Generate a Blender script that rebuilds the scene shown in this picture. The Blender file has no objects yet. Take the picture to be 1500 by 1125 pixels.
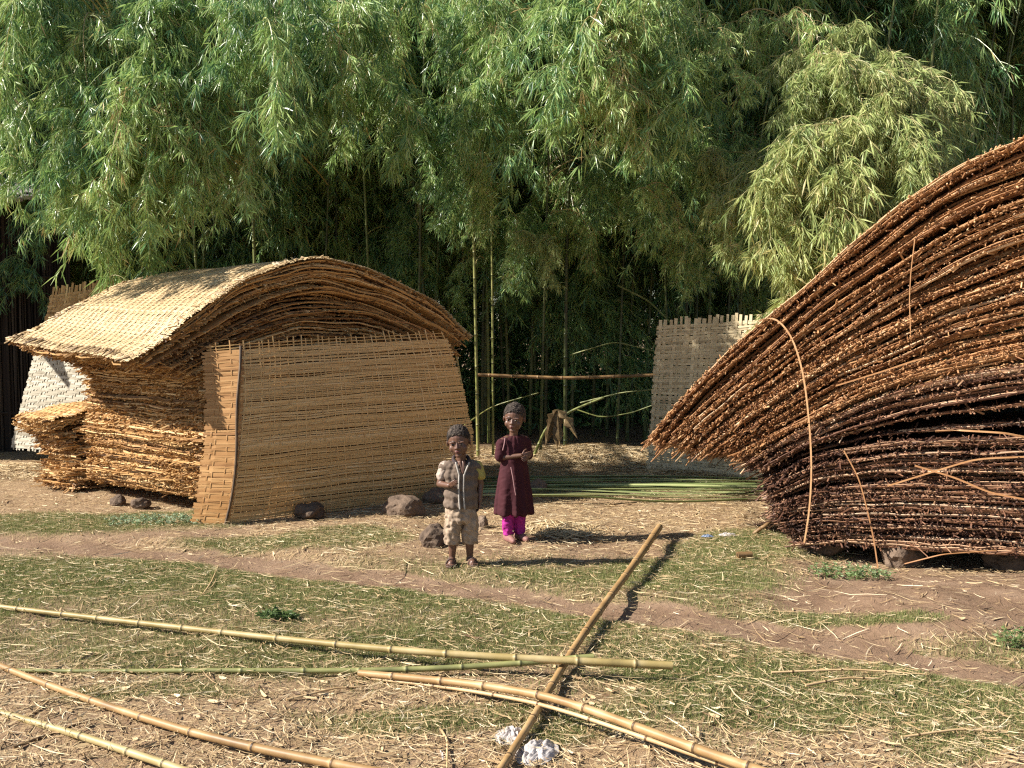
import bpy, bmesh, math, random
import numpy as np
from mathutils import Vector, Matrix, noise as mnoise
R = math.radians
rng = np.random.default_rng(7)
random.seed(7)
sc = bpy.context.scene
col = sc.collection

# ------------------------------------------------------------------ camera
CAMH, FPX, CX, CY = 1.65, 1400.0, 750.0, 562.5
PITCH = math.atan(92.5 / FPX)
cd = bpy.data.cameras.new('camera'); cam = bpy.data.objects.new('camera', cd); col.objects.link(cam)
cam.location = (0, 0, CAMH); cam.rotation_euler = (math.pi/2 - PITCH, 0, 0)
cd.sensor_width = 36; cd.lens = FPX/1500*36; cd.clip_start = .05; cd.clip_end = 2000
sc.camera = cam

# ------------------------------------------------------------------ light
SUN_EL, SUN_A = R(37), R(10)            # azimuth: from the left, swung a little to the camera's side
to_sun = Vector((-math.cos(SUN_EL)*math.cos(SUN_A), -math.cos(SUN_EL)*math.sin(SUN_A), math.sin(SUN_EL)))
w = bpy.data.worlds.new('World'); sc.world = w; w.use_nodes = True
nt = w.node_tree; nt.nodes.clear()
sky = nt.nodes.new('ShaderNodeTexSky'); sky.sky_type = 'NISHITA'; sky.sun_disc = False
sky.sun_elevation = SUN_EL; sky.sun_rotation = math.atan2(to_sun.x, to_sun.y)
sky.air_density = 1.0; sky.dust_density = .5; sky.ozone_density = 2.0
bg = nt.nodes.new('ShaderNodeBackground'); bg.inputs[1].default_value = .060
wo = nt.nodes.new('ShaderNodeOutputWorld')
nt.links.new(sky.outputs[0], bg.inputs[0]); nt.links.new(bg.outputs[0], wo.inputs[0])
sd = bpy.data.lights.new('sun', 'SUN'); sd.energy = 5.0; sd.angle = R(.55); sd.color = (1, .94, .85)
so = bpy.data.objects.new('sun', sd); col.objects.link(so)
so.rotation_euler = to_sun.to_track_quat('Z', 'Y').to_euler()
sc.view_settings.view_transform = 'Standard'; sc.view_settings.look = 'None'
sc.view_settings.exposure = 1.18; sc.view_settings.gamma = 1
sc.render.engine = 'CYCLES'
sc.cycles.max_bounces = 5; sc.cycles.diffuse_bounces = 3; sc.cycles.glossy_bounces = 2
sc.cycles.transmission_bounces = 3; sc.cycles.transparent_max_bounces = 4
sc.cycles.use_denoising = False; sc.cycles.filter_width = 1.25

# ------------------------------------------------------------------ pixel helpers
cp, sp = math.cos(PITCH), math.sin(PITCH)
def ray(px, py):
    x, y, z = px-CX, FPX, CY-py
    return np.array([x, y*cp + z*sp, -y*sp + z*cp])
def at(px, py, D):
    r = ray(px, py); r = r/r[1]*D
    return np.array([r[0], r[1], r[2]+CAMH])
def gz(px, py, z=0.):
    r = ray(px, py); t = (z-CAMH)/r[2]
    return np.array([r[0]*t, r[1]*t, z])
def onplane(px, py, O, u):
    # vertical plane through O (x,y) along unit u: returns (s, z)
    r = ray(px, py)
    # O + u s = r t
    A = np.array([[r[0], -u[0]], [r[1], -u[1]]]); t, s = np.linalg.solve(A, np.array(O[:2]))
    return s, CAMH + r[2]*t

# ------------------------------------------------------------------ noise (numpy value noise)
_perm = np.random.default_rng(3).random((64, 64))
def vnoise(x, y, seed=0):
    x = np.asarray(x, float)+seed*17.3; y = np.asarray(y, float)+seed*9.1
    xi = np.floor(x).astype(int); yi = np.floor(y).astype(int); fx = x-xi; fy = y-yi
    fx = fx*fx*(3-2*fx); fy = fy*fy*(3-2*fy)
    g = lambda a, b: _perm[a % 64, b % 64]
    return (g(xi, yi)*(1-fx)+g(xi+1, yi)*fx)*(1-fy)+(g(xi, yi+1)*(1-fx)+g(xi+1, yi+1)*fx)*fy
def fbm(x, y, o=3, seed=0):
    v = 0; a = .5; n = 0
    for k in range(o):
        v = v+a*vnoise(np.asarray(x)*2**k, np.asarray(y)*2**k, seed+k); n += a; a *= .5
    return v/n

# ------------------------------------------------------------------ mesh builder
class MB:
    def __init__(s): s.v = []; s.f = {3: [], 4: []}; s.t = []; s.n = 0
    def add(s, v, f, tint=.5):
        v = np.asarray(v, float).reshape(-1, 3); f = np.asarray(f, int)
        if not len(v): return
        t = np.broadcast_to(np.asarray(tint, float), (len(v),)) if np.ndim(tint) <= 1 else np.asarray(tint).reshape(-1)
        s.v.append(v); s.t.append(np.array(t)); s.f[f.shape[1]].append(f+s.n); s.n += len(v)
    def mesh(s, name, smooth=False):
        me = bpy.data.meshes.new(name)
        v = np.concatenate(s.v); t = np.concatenate(s.t)
        tri = np.concatenate(s.f[3]) if s.f[3] else np.zeros((0, 3), int)
        quad = np.concatenate(s.f[4]) if s.f[4] else np.zeros((0, 4), int)
        loops = np.concatenate([quad.ravel(), tri.ravel()])
        me.vertices.add(len(v)); me.vertices.foreach_set('co', v.astype(np.float32).ravel())
        me.loops.add(len(loops)); me.loops.foreach_set('vertex_index', loops.astype(np.int32))
        nf = len(quad)+len(tri); me.polygons.add(nf)
        st = np.concatenate([np.arange(len(quad))*4, len(quad)*4+np.arange(len(tri))*3])
        me.polygons.foreach_set('loop_start', st.astype(np.int32))
        me.polygons.foreach_set('use_smooth', np.full(nf, smooth))
        a = me.attributes.new('tint', 'FLOAT', 'POINT'); a.data.foreach_set('value', t.astype(np.float32))
        me.update(calc_edges=True)
        return me
    def build(s, name, mat, parent=None, smooth=False, loc=None):
        me = s.mesh(name, smooth); me.materials.append(mat)
        o = bpy.data.objects.new(name, me); col.objects.link(o)
        if parent: o.parent = parent
        if loc is not None:                      # vertices were given in world space
            me.transform(Matrix.Translation(-Vector(loc)))
            if not parent: o.location = loc
        return o
def unit(a):
    a = np.asarray(a, float); return a/np.maximum(np.linalg.norm(a, axis=-1, keepdims=True), 1e-9)
BOXF = np.array([[0,1,2,3],[7,6,5,4],[0,4,5,1],[1,5,6,2],[2,6,7,3],[3,7,4,0]])
def boxes(mb, P0, P1, side, wd, th, tint, taper=1.):
    P0 = np.asarray(P0, float); P1 = np.asarray(P1, float); N = len(P0)
    if not N: return
    d = unit(P1-P0); side = np.broadcast_to(side, P0.shape)
    nrm = unit(np.cross(d, side)); sd_ = unit(np.cross(nrm, d))
    wd = np.broadcast_to(wd, (N,))[:, None]/2; th = np.broadcast_to(th, (N,))[:, None]/2
    a = sd_*wd; b = nrm*th
    V = np.stack([P0-a-b, P0+a-b, P0+a+b, P0-a+b, P1-a*taper-b, P1+a*taper-b, P1+a*taper+b, P1-a*taper+b], 1)
    F = (np.arange(N)[:, None, None]*8+BOXF[None]).reshape(-1, 4)
    mb.add(V.reshape(-1, 3), F, np.repeat(np.broadcast_to(tint, (N,)), 8))
def ribbons(mb, P, side, wd, th, tint):
    """P (M,N,3) rectangular bars along paths; side (M,N,3) width dir"""
    P = np.asarray(P, float); M, N, _ = P.shape
    d = unit(np.gradient(P, axis=1)); side = np.broadcast_to(side, P.shape)
    nrm = unit(np.cross(d, side)); sd_ = unit(np.cross(nrm, d))
    wd = np.broadcast_to(wd, (M,))[:, None, None]/2; th = np.broadcast_to(th, (M,))[:, None, None]/2
    a = sd_*wd; b = nrm*th
    V = np.stack([P-a-b, P+a-b, P+a+b, P-a+b], 2)      # M,N,4,3
    i = np.arange(M)[:, None, None]*N*4; j = np.arange(N-1)[None, :, None]*4; k = np.arange(4)[None, None, :]; k2 = (k+1) % 4
    F = np.stack([i+j+k, i+j+k2, i+j+4+k2, i+j+4+k], -1).reshape(-1, 4)
    base = np.arange(M)*N*4
    c0 = np.stack([base+3, base+2, base+1, base], 1); e = base+(N-1)*4; c1 = np.stack([e, e+1, e+2, e+3], 1)
    t = np.broadcast_to(np.asarray(tint, float).reshape(-1, 1) if np.ndim(tint) else tint, (M, N*4))
    mb.add(V.reshape(-1, 3), np.concatenate([F, c0, c1]), t.reshape(-1))
def tube(mb, P, r, tint, n=8, cap=True):
    P = np.asarray(P, float); N = len(P); r = np.broadcast_to(r, (N,)); d = unit(np.gradient(P, axis=0))
    up = np.array([0, 0, 1.]) if abs(d[:, 2]).mean() < .8 else np.array([1., 0, 0])
    a = unit(np.cross(d, up)); b = np.cross(a, d)
    th = np.arange(n)*2*math.pi/n
    V = P[:, None]+(a[:, None]*np.cos(th)[None, :, None]+b[:, None]*np.sin(th)[None, :, None])*r[:, None, None]
    j = np.arange(N-1)[:, None]*n; k = np.arange(n)[None]; k2 = (k+1) % n
    F = np.stack([j+k, j+n+k, j+n+k2, j+k2], -1).reshape(-1, 4)
    t = np.repeat(np.broadcast_to(tint, (N,)), n)
    mb.add(V.reshape(-1, 3), F, t)
    if cap:
        for q, rev in ((0, 1), (N-1, 0)):
            c = V[q]; ce = c.mean(0); vv = np.vstack([c, ce[None]])
            kk = np.arange(n); f = np.stack([kk, (kk+1) % n, np.full(n, n)], 1)
            mb.add(vv, f[:, ::-1] if not rev else f, t[q*n])
def tubes3(mb, P, r, tint):
    """P (M,N,3) thin 3-sided twigs, r (N,) or (M,N)"""
    P = np.asarray(P, float); M, N, _ = P.shape; d = unit(np.gradient(P, axis=1))
    a = unit(np.cross(d, np.array([.31, .73, .12]))); b = np.cross(a, d); n = 3
    th = np.arange(n)*2*math.pi/n; r = np.broadcast_to(r, (M, N))
    V = P[:, :, None]+(a[:, :, None]*np.cos(th)[:, None]+b[:, :, None]*np.sin(th)[:, None])*r[:, :, None, None]
    i = np.arange(M)[:, None, None]*N*n; j = np.arange(N-1)[None, :, None]*n; k = np.arange(n)[None, None]; k2 = (k+1) % n
    F = np.stack([i+j+k, i+j+n+k, i+j+n+k2, i+j+k2], -1).reshape(-1, 4)
    mb.add(V.reshape(-1, 3), F, tint)
def grid(mb, V, tint=.5, flip=False):
    A, B, _ = V.shape; i = np.arange(A-1)[:, None]*B; j = np.arange(B-1)[None]
    F = np.stack([i+j, i+B+j, i+B+j+1, i+j+1], -1).reshape(-1, 4)
    if flip: F = F[:, ::-1]
    mb.add(V.reshape(-1, 3), F, tint if np.ndim(tint) == 0 else np.asarray(tint).reshape(-1))
def leaves(mb, P, D, S, ln, wd, tint, droop=.15):
    P = np.asarray(P); N = len(P); D = unit(D); S = unit(S-D*np.sum(S*D, -1, keepdims=True)); nn = np.cross(D, S)
    ln = np.broadcast_to(ln, (N,))[:, None]; wd = np.broadcast_to(wd, (N,))[:, None]
    tip = P+D*ln+np.array([0, 0, -1])*ln*droop
    m = P+D*ln*.36+np.array([0, 0, -1])*ln*droop*.13
    V = np.stack([P, m-S*wd/2+nn*wd*.16, tip, m+S*wd/2+nn*wd*.16], 1).reshape(-1, 3)
    b = np.arange(N)[:, None]*4
    F = np.concatenate([b+np.array([[0, 1, 2]]), b+np.array([[0, 2, 3]])])
    mb.add(V, F, np.repeat(np.broadcast_to(tint, (N,)), 4))

def tag(o, label=None, cat=None, group=None, kind=None):
    if label: o['label'] = label
    if cat: o['category'] = cat
    if group: o['group'] = group
    if kind: o['kind'] = kind
    return o
def empty(name, loc=(0, 0, 0), rz=0):
    o = bpy.data.objects.new(name, None); col.objects.link(o); o.location = loc; o.rotation_euler = (0, 0, rz)
    o.empty_display_size = .1
    return o

# ------------------------------------------------------------------ materials
def ramp(nt, fac, stops):
    r = nt.nodes.new('ShaderNodeValToRGB'); e = r.color_ramp.elements
    while len(e) > 1: e.remove(e[-1])
    e[0].position, e[0].color = stops[0][0], (*stops[0][1], 1)
    for p, c in stops[1:]:
        k = e.new(p); k.color = (*c, 1)
    nt.links.new(fac, r.inputs[0]); return r.outputs[0]
def noise(nt, scale, detail=3, rough=.6, vec=None, dist=0):
    n = nt.nodes.new('ShaderNodeTexNoise'); n.inputs['Scale'].default_value = scale
    n.inputs['Detail'].default_value = detail; n.inputs['Roughness'].default_value = rough
    n.inputs['Distortion'].default_value = dist
    if vec: nt.links.new(vec, n.inputs['Vector'])
    return n.outputs['Fac']
def mathn(nt, op, a, b=None, clamp=False):
    m = nt.nodes.new('ShaderNodeMath'); m.operation = op; m.use_clamp = clamp
    for i, q in enumerate((a, b)):
        if q is None: continue
        if isinstance(q, (int, float)): m.inputs[i].default_value = q
        else: nt.links.new(q, m.inputs[i])
    return m.outputs[0]
def mix(nt, fac, a, b, mode='MIX'):
    m = nt.nodes.new('ShaderNodeMix'); m.data_type = 'RGBA'; m.blend_type = mode
    for k, q in ((0, fac), (6, a), (7, b)):
        if isinstance(q, (int, float)): m.inputs[k].default_value = q
        elif isinstance(q, tuple): m.inputs[k].default_value = (*q, 1)
        else: nt.links.new(q, m.inputs[k])
    return m.outputs[2]
def coords(nt, scale=(1, 1, 1)):
    t = nt.nodes.new('ShaderNodeTexCoord'); m = nt.nodes.new('ShaderNodeMapping'); m.inputs['Scale'].default_value = scale
    nt.links.new(t.outputs['Object'], m.inputs[0]); return m.outputs[0]
def attr(nt, name):
    a = nt.nodes.new('ShaderNodeAttribute'); a.attribute_name = name; return a.outputs['Fac']
def objrand(nt): return nt.nodes.new('ShaderNodeObjectInfo').outputs['Random']
def new_mat(name):
    m = bpy.data.materials.new(name); m.use_nodes = True; m.node_tree.nodes.clear()
    o = m.node_tree.nodes.new('ShaderNodeOutputMaterial'); return m, m.node_tree, o
def principled(nt, out, base, rough=.7, spec=.3, bump=None, bstr=.3, trans=0, sheen=0, dist=.01):
    p = nt.nodes.new('ShaderNodeBsdfPrincipled')
    for k, q in (('Base Color', base), ('Roughness', rough)):
        if isinstance(q, tuple): p.inputs[k].default_value = (*q, 1)
        elif isinstance(q, (int, float)): p.inputs[k].default_value = q
        else: nt.links.new(q, p.inputs[k])
    p.inputs['Specular IOR Level'].default_value = spec
    if bump is not None:
        b = nt.nodes.new('ShaderNodeBump'); b.inputs['Strength'].default_value = bstr; b.inputs['Distance'].default_value = dist
        nt.links.new(bump, b.inputs['Height']); nt.links.new(b.outputs[0], p.inputs['Normal'])
    res = p.outputs[0]
    if trans:
        t = nt.nodes.new('ShaderNodeBsdfTranslucent')
        if isinstance(base, tuple): t.inputs[0].default_value = (*base, 1)
        else: nt.links.new(base, t.inputs[0])
        x = nt.nodes.new('ShaderNodeMixShader'); x.inputs[0].default_value = trans
        nt.links.new(res, x.inputs[1]); nt.links.new(t.outputs[0], x.inputs[2]); res = x.outputs[0]
    nt.links.new(res, out.inputs[0])
def ramp_mat(name, stops, rough=.7, spec=.3, nscale=20, namt=.25, trans=0, bstr=.3, orand=0., stretch=(1, 1, 1), dist=.004):
    m, nt, o = new_mat(name)
    v = coords(nt, stretch)
    n = noise(nt, nscale, 4, .65, v)
    f = mathn(nt, 'ADD', attr(nt, 'tint'), mathn(nt, 'MULTIPLY', mathn(nt, 'SUBTRACT', n, .5), namt*2))
    if orand: f = mathn(nt, 'ADD', f, mathn(nt, 'MULTIPLY', mathn(nt, 'SUBTRACT', objrand(nt), .5), orand))
    c = ramp(nt, f, stops)
    principled(nt, o, c, rough, spec, n, bstr, trans, dist=dist)
    return m
M = {}
M['straw_mat'] = ramp_mat('weathered_tan_mat', [(0, (.09, .045, .02)), (.3, (.28, .140, .050)), (.6, (.52, .30, .11)), (1, (.72, .51, .26))], .6, .35, 9, .18, orand=.22)
M['top_mat'] = ramp_mat('pale_dry_mat', [(0, (.14, .085, .04)), (.35, (.38, .255, .125)), (.7, (.56, .41, .22)), (1, (.70, .56, .34))], .55, .4, 8, .18, trans=.08)
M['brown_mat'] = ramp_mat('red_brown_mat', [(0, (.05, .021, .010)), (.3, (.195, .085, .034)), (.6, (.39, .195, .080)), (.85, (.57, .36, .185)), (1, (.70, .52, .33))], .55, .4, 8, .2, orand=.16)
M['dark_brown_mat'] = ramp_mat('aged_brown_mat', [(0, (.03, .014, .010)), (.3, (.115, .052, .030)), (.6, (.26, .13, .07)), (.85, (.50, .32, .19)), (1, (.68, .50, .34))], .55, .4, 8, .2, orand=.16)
M['orange_mat'] = ramp_mat('orange_mat_edge', [(0, (.22, .09, .025)), (.4, (.42, .21, .065)), (1, (.64, .38, .15))], .55, .4, 6, .2, trans=.2)
M['lean_mat'] = ramp_mat('leaning_mat', [(0, (.26, .135, .045)), (.3, (.53, .325, .125)), (.65, (.72, .485, .21)), (1, (.82, .63, .36))], .5, .4, 6, .16, trans=.22)
M['grey_mat'] = ramp_mat('coarse_pale_mat', [(0, (.22, .17, .10)), (.4, (.52, .42, .255)), (1, (.74, .62, .40))], .6, .3, 6, .2, trans=.1)
M['culm'] = ramp_mat('green_culm', [(0, (.03, .035, .015)), (.3, (.09, .115, .03)), (.6, (.19, .20, .06)), (1, (.45, .36, .17))], .4, .5, 5, .12, orand=.35, stretch=(1, 1, .3))
M['pole_yellow'] = ramp_mat('yellow_cane', [(0, (.04, .028, .012)), (.3, (.15, .115, .045)), (.6, (.30, .225, .085)), (1, (.50, .40, .22))], .5, .35, 7, .32)
M['pole_green'] = ramp_mat('green_cane', [(0, (.04, .04, .015)), (.3, (.13, .135, .05)), (.6, (.24, .235, .085)), (1, (.42, .38, .18))], .5, .35, 7, .35)
M['pole_tan'] = ramp_mat('tan_cane', [(0, (.05, .03, .016)), (.3, (.18, .105, .045)), (.6, (.34, .205, .085)), (1, (.56, .40, .22))], .5, .35, 7, .35)
M['strip_green'] = ramp_mat('split_green_cane', [(0, (.06, .075, .025)), (.5, (.16, .20, .07)), (1, (.42, .44, .20))], .4, .5, 5, .2, orand=.4)
M['leaf'] = ramp_mat('bamboo_leaf', [(0, (.04, .12, .06)), (.3, (.12, .25, .09)), (.6, (.32, .46, .13)), (.93, (.56, .64, .27)), (1, (.50, .38, .17))], .36, .6, .8, .10, trans=.30, bstr=0, orand=.42)
M['leaf_pale'] = ramp_mat('pale_bamboo_leaf', [(0, (.12, .20, .07)), (.35, (.28, .36, .12)), (.7, (.48, .52, .20)), (1, (.60, .52, .27))], .45, .45, .8, .12, trans=.38, bstr=0, orand=.2)
M['grass'] = ramp_mat('grass', [(0, (.09, .12, .035)), (.45, (.18, .215, .065)), (.8, (.30, .30, .11)), (1, (.46, .40, .20))], .6, .3, 1.5, .25, trans=.3, bstr=0)
M['litter'] = ramp_mat('dry_straw', [(0, (.13, .075, .04)), (.4, (.36, .24, .12)), (.75, (.56, .43, .24)), (1, (.74, .62, .42))], .6, .3, 3, .15, bstr=0)
M['weed'] = ramp_mat('weed_leaf', [(0, (.06, .10, .03)), (.6, (.15, .22, .07)), (1, (.34, .42, .26))], .5, .4, 8, .2, trans=.3, bstr=0)
M['buff'] = ramp_mat('buff_mat', [(0, (.20, .17, .12)), (.5, (.36, .32, .24)), (1, (.50, .46, .37))], .55, .4, 6, .15, trans=.1)  # plain pale buff colours for the upright mat beside the shed
M['stone'] = ramp_mat('stone', [(0, (.05, .034, .024)), (.5, (.155, .108, .075)), (1, (.30, .23, .17))], .85, .2, 14, .5, bstr=.8, dist=.02)
M['shed_wall'] = ramp_mat('old_cane_wall', [(0, (.012, .009, .008)), (.6, (.035, .026, .020)), (1, (.10, .08, .065))], .8, .2, 6, .3, stretch=(1, 1, .1))
M['roof'] = ramp_mat('old_roof', [(0, (.13, .12, .11)), (1, (.36, .34, .31))], .7, .3, 10, .4)
M['dryleaf'] = ramp_mat('dry_sheath', [(0, (.16, .10, .04)), (1, (.42, .30, .15))], .6, .3, 8, .3, trans=.2)

# ================================================================== TERRAIN
PATH_PX = [(-500, 765), (0, 792), (300, 815), (600, 851), (900, 893), (1200, 934), (1500, 985), (1900, 1060)]
PATH = np.array([gz(*p)[:2] for p in PATH_PX])
def path_dist(x, y):
    x = np.asarray(x, float); y = np.asarray(y, float); best = np.full(x.shape, 1e9)
    for a, b in zip(PATH[:-1], PATH[1:]):
        d = b-a; t = np.clip(((x-a[0])*d[0]+(y-a[1])*d[1])/(d@d), 0, 1)
        best = np.minimum(best, np.hypot(x-a[0]-d[0]*t, y-a[1]-d[1]*t))
    return best
def sstep(a, b, x): t = np.clip((x-a)/(b-a), 0, 1); return t*t*(3-2*t)
def path_mask(x, y):
    d = path_dist(x, y)+(fbm(x*3.0, y*3.0, 4, 5)-.5)*.30
    return 1-sstep(.14, .20, d)
def height(x, y):
    near = 1-sstep(14, 30, np.hypot(x, y-7))
    h = (fbm(x*.9, y*.9, 3, 1)-.5)*.07+(fbm(x*5, y*5, 3, 2)-.5)*.03
    h = h-.035*(1-sstep(.12, .34, path_dist(x, y)))
    bank = sstep(1.6, 2.3, x)*sstep(4.6, 5.2, y)*(1-sstep(5.5, 6.0, y))
    h = h-.05*sstep(1.9, 2.3, x)*sstep(6.0, 6.5, y)*(1-sstep(8.2, 8.8, y))
    h = h+bank*(.05+.05*(fbm(x*3, y*3, 3, 9)-.4))
    return h*near
GZ = []
for px, py, rx, ry, k in ((120, 768, 200, 15, 1), (400, 800, 170, 13, .9), (120, 850, 260, 32, 1), (430, 880, 300, 40, .85), (700, 925, 260, 38, .95), (330, 950, 260, 26, .6), (850, 846, 120, 12, .8), (1040, 840, 160, 32, .95), (1120, 800, 110, 26, .9), (1130, 905, 140, 12, .8),
                          (1010, 970, 190, 40, 1), (1330, 1030, 260, 45, 1), (1130, 1030, 200, 32, .8), (620, 1045, 170, 22, .5), (900, 1080, 200, 30, .6), (1320, 910, 90, 8, .8), (230, 1010, 150, 20, .4), (1440, 1100, 150, 30, .5), (-150, 900, 200, 60, .8), (1650, 1050, 200, 60, .8), (540, 790, 80, 12, .7)):
    c = gz(px, py); e = gz(px+rx, py); f = gz(px, py-ry); h = gz(px, py+ry); GZ.append((c[0], c[1], abs(e[0]-c[0]), abs(f[1]-h[1])/2, k))
def green_w(x, y):
    x = np.asarray(x, float); y = np.asarray(y, float)
    n = fbm(x*1.6, y*1.9, 3, 21); wx = x+(fbm(x*1.3, y*1.3, 2, 71)-.5)*.7; wy = y+(fbm(x*1.3, y*1.3, 2, 72)-.5)*.5; g = .34*sstep(3.9, 4.8, y+.25*x*.3)*(1-sstep(6.1, 6.8, y))*(1-sstep(1.25, 1.7, x)*sstep(4.7, 4.95, y))
    for a, b, rx, ry, k in GZ: g = np.maximum(g, k*(1-sstep(.55, 1.25, np.sqrt(((wx-a)/rx)**2+((wy-b)/ry)**2))))
    g = g*(.45+.55*sstep(.36, .56, n+.25*g-.05))
    return np.clip(g*(1-path_mask(x, y)), 0, 1)
def soil_w(x, y):
    n = fbm(x*1.1, y*1.3, 3, 21)
    soil = sstep(1.35, 1.9, x+.2*n)*sstep(4.75, 5.05, y)*(1-sstep(6.0, 6.3, y))
    return np.maximum(path_mask(x, y), soil)
def straw_w(x, y):
    n = fbm(x*1.6, y*1.6, 3, 33)
    far = sstep(7.0, 8.0, y)*(1-sstep(12.0, 12.8, y))
    s = np.maximum(.30+.55*sstep(.45, .65, n), far*.9)
    s = np.maximum(s, .75*(1-sstep(4.0, 4.9, y+.3*x*.2)))
    return s*(1-.94*soil_w(x, y)*(1-far*.6))

def axis(lo, hi, step, far, g=1.25):
    c = list(np.arange(lo, hi+1e-6, step)); s = step; x = hi
    while x < far: s *= g; x += s; c.append(x)
    s = step; x = lo
    while x > -far: s *= g; x -= s; c.insert(0, x)
    return np.array(c)
gx = axis(-5.2, 5.2, .035, 400); gy = axis(2.6, 12.6, .035, 400)
GX, GY = np.meshgrid(gx, gy, indexing='ij'); GH = height(GX, GY)
GV = np.stack([GX, GY, GH], -1)
A_, B_ = GX.shape
i = np.arange(A_-1)[:, None]*B_; j = np.arange(B_-1)[None]
GF = np.stack([i+j, i+B_+j, i+B_+j+1, i+j+1], -1)
cxm = (GX[:-1, :-1]+GX[1:, 1:])/2; cym = (GY[:-1, :-1]+GY[1:, 1:])/2
PM = (path_mask(cxm, cym) > .5)
def ground_mat(name):
    m, nt, o = new_mat(name)
    v = coords(nt)
    n1 = noise(nt, 3.5, 6, .65, v); n2 = noise(nt, 38, 5, .7, v); n3 = noise(nt, 120, 3, .7, v)
    soil = ramp(nt, n1, [(.25, (.16, .100, .062)), (.5, (.245, .160, .102)), (.75, (.33, .23, .155))])
    soil = mix(nt, mathn(nt, 'MULTIPLY', n2, .5), soil, (.12, .065, .04))
    straw = ramp(nt, n3, [(.3, (.16, .10, .055)), (.5, (.34, .23, .12)), (.68, (.56, .43, .25))])
    gr = ramp(nt, n2, [(.3, (.13, .12, .05)), (.55, (.23, .215, .085)), (.75, (.34, .29, .145))])
    fs = mathn(nt, 'MULTIPLY', attr(nt, 'straw'), mathn(nt, 'MULTIPLY', mathn(nt, 'SUBTRACT', n2, .32, True), 3.6, True), True)
    c = mix(nt, fs, soil, straw)
    fg = mathn(nt, 'MULTIPLY', attr(nt, 'green'), mathn(nt, 'MULTIPLY', mathn(nt, 'SUBTRACT', noise(nt, 22, 4, .7, v), .30, True), 4, True), True)
    c = mix(nt, fg, c, gr)
    h = mathn(nt, 'ADD', mathn(nt, 'MULTIPLY', n2, .7), mathn(nt, 'MULTIPLY', n3, .3))
    principled(nt, o, c, .9, .15, h, .7, dist=.025)
    return m
gm = ground_mat('dry_grassy_soil')
def ground_part(name, mask):
    F = GF[mask].reshape(-1, 4); used = np.unique(F); remap = np.full(A_*B_, -1); remap[used] = np.arange(len(used))
    mb = MB(); V = GV.reshape(-1, 3)[used]; mb.add(V, remap[F], .5)
    o = mb.build(name, gm, smooth=True)
    for nm, fn in (('green', green_w), ('straw', straw_w)):
        a = o.data.attributes.new(nm, 'FLOAT', 'POINT'); a.data.foreach_set('value', fn(V[:, 0], V[:, 1]).astype(np.float32))
    return tag(o, kind='structure')
ground_part('ground', ~PM); ground_part('path', PM)

# ------------------------------------------------------------------ scatter: grass and straw
def scatter(n, wfn, x0, x1, y0, y1, bias=1.0):
    out = []; got = 0
    while got < n:
        y = y0+(y1-y0)*rng.random(n*3)**bias; x = (rng.random(n*3)*2-1)*(y*.56+.5)
        x = x[(x > x0) & (x < x1)]; y = y[:len(x)]; x = x[:len(y)]
        # resample y so that x stays inside its own wedge
        k = (rng.random(len(x)) < wfn(x, y)) & (np.abs(x) < y*.56+.6)
        out.append(np.stack([x[k], y[k]], 1)); got += k.sum()
    return np.concatenate(out)[:n]
def blades(n, wfn, ln, wd, y0, y1, tlo, thi, bias=1.3):
    P = scatter(n, wfn, -6, 6, y0, y1, bias); N = len(P)
    z = height(P[:, 0], P[:, 1]); P3 = np.column_stack([P, z-.003])
    az = rng.random(N)*6.283; tl = rng.normal(0, .55, N)
    D = np.stack([np.cos(az)*np.sin(tl), np.sin(az)*np.sin(tl), np.cos(tl)], 1)
    a2 = rng.random(N)*6.283; S = np.stack([np.cos(a2), np.sin(a2), np.zeros(N)], 1)
    L = rng.uniform(ln[0], ln[1], N)[:, None]
    V = np.stack([P3-S*wd/2, P3+S*wd/2, P3+D*L], 1).reshape(-1, 3)
    mb = MB(); mb.add(V, np.arange(N*3).reshape(-1, 3), np.repeat(np.clip(rng.normal((tlo+thi)/2, (thi-tlo)/2, N), 0, 1), 3)); return mb
g = blades(460000, green_w, (.010, .034), .0032, 3.0, 8.2, .12, .85)
tag(g.build('grass', M['grass']), 'short cropped green grass over the yard', 'grass', kind='stuff')

def straw_mesh(n, wfn, y0, y1, bias, ln, wd, tl, lift=.012, mb=None, P=None, tsd=.22):
    if P is None: P = scatter(n, wfn, -7, 7, y0, y1, bias)
    N = len(P); K = 4; az = rng.random(N)*math.pi; L = rng.gamma(2.2, ln/2.2, N)*1.0+.02; L = np.minimum(L, ln*4)
    q = np.linspace(-.5, .5, K)[None, :]; bend = rng.normal(0, .09, N)[:, None]
    x = P[:, 0:1]+np.cos(az)[:, None]*L[:, None]*q-np.sin(az)[:, None]*bend*L[:, None]*(q*q*4-1)*.5
    y = P[:, 1:2]+np.sin(az)[:, None]*L[:, None]*q+np.cos(az)[:, None]*bend*L[:, None]*(q*q*4-1)*.5
    til = rng.normal(0, .10, N)[:, None]*L[:, None]*q
    z = height(x, y)+.004+rng.random(N)[:, None]*lift+np.abs(til)
    C = np.stack([x, y, z], -1)
    a2 = az+math.pi/2; S = np.stack([np.cos(a2), np.sin(a2), rng.normal(0, .5, N)], 1); S = unit(S)[:, None, :]
    W = (rng.uniform(wd[0], wd[1], N)[:, None]*np.array([.5, 1, .9, .35]))[:, :, None]
    V = np.stack([C-S*W/2, C+S*W/2], 2)
    i = np.arange(N)[:, None]*K*2; j = np.arange(K-1)[None]*2
    F = np.stack([i+j, i+j+1, i+j+3, i+j+2], -1).reshape(-1, 4)
    mb = mb or MB(); mb.add(V.reshape(-1, 3), F, np.repeat(np.clip(rng.normal(tl, tsd, N), 0, 1), K*2)); return mb
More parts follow.
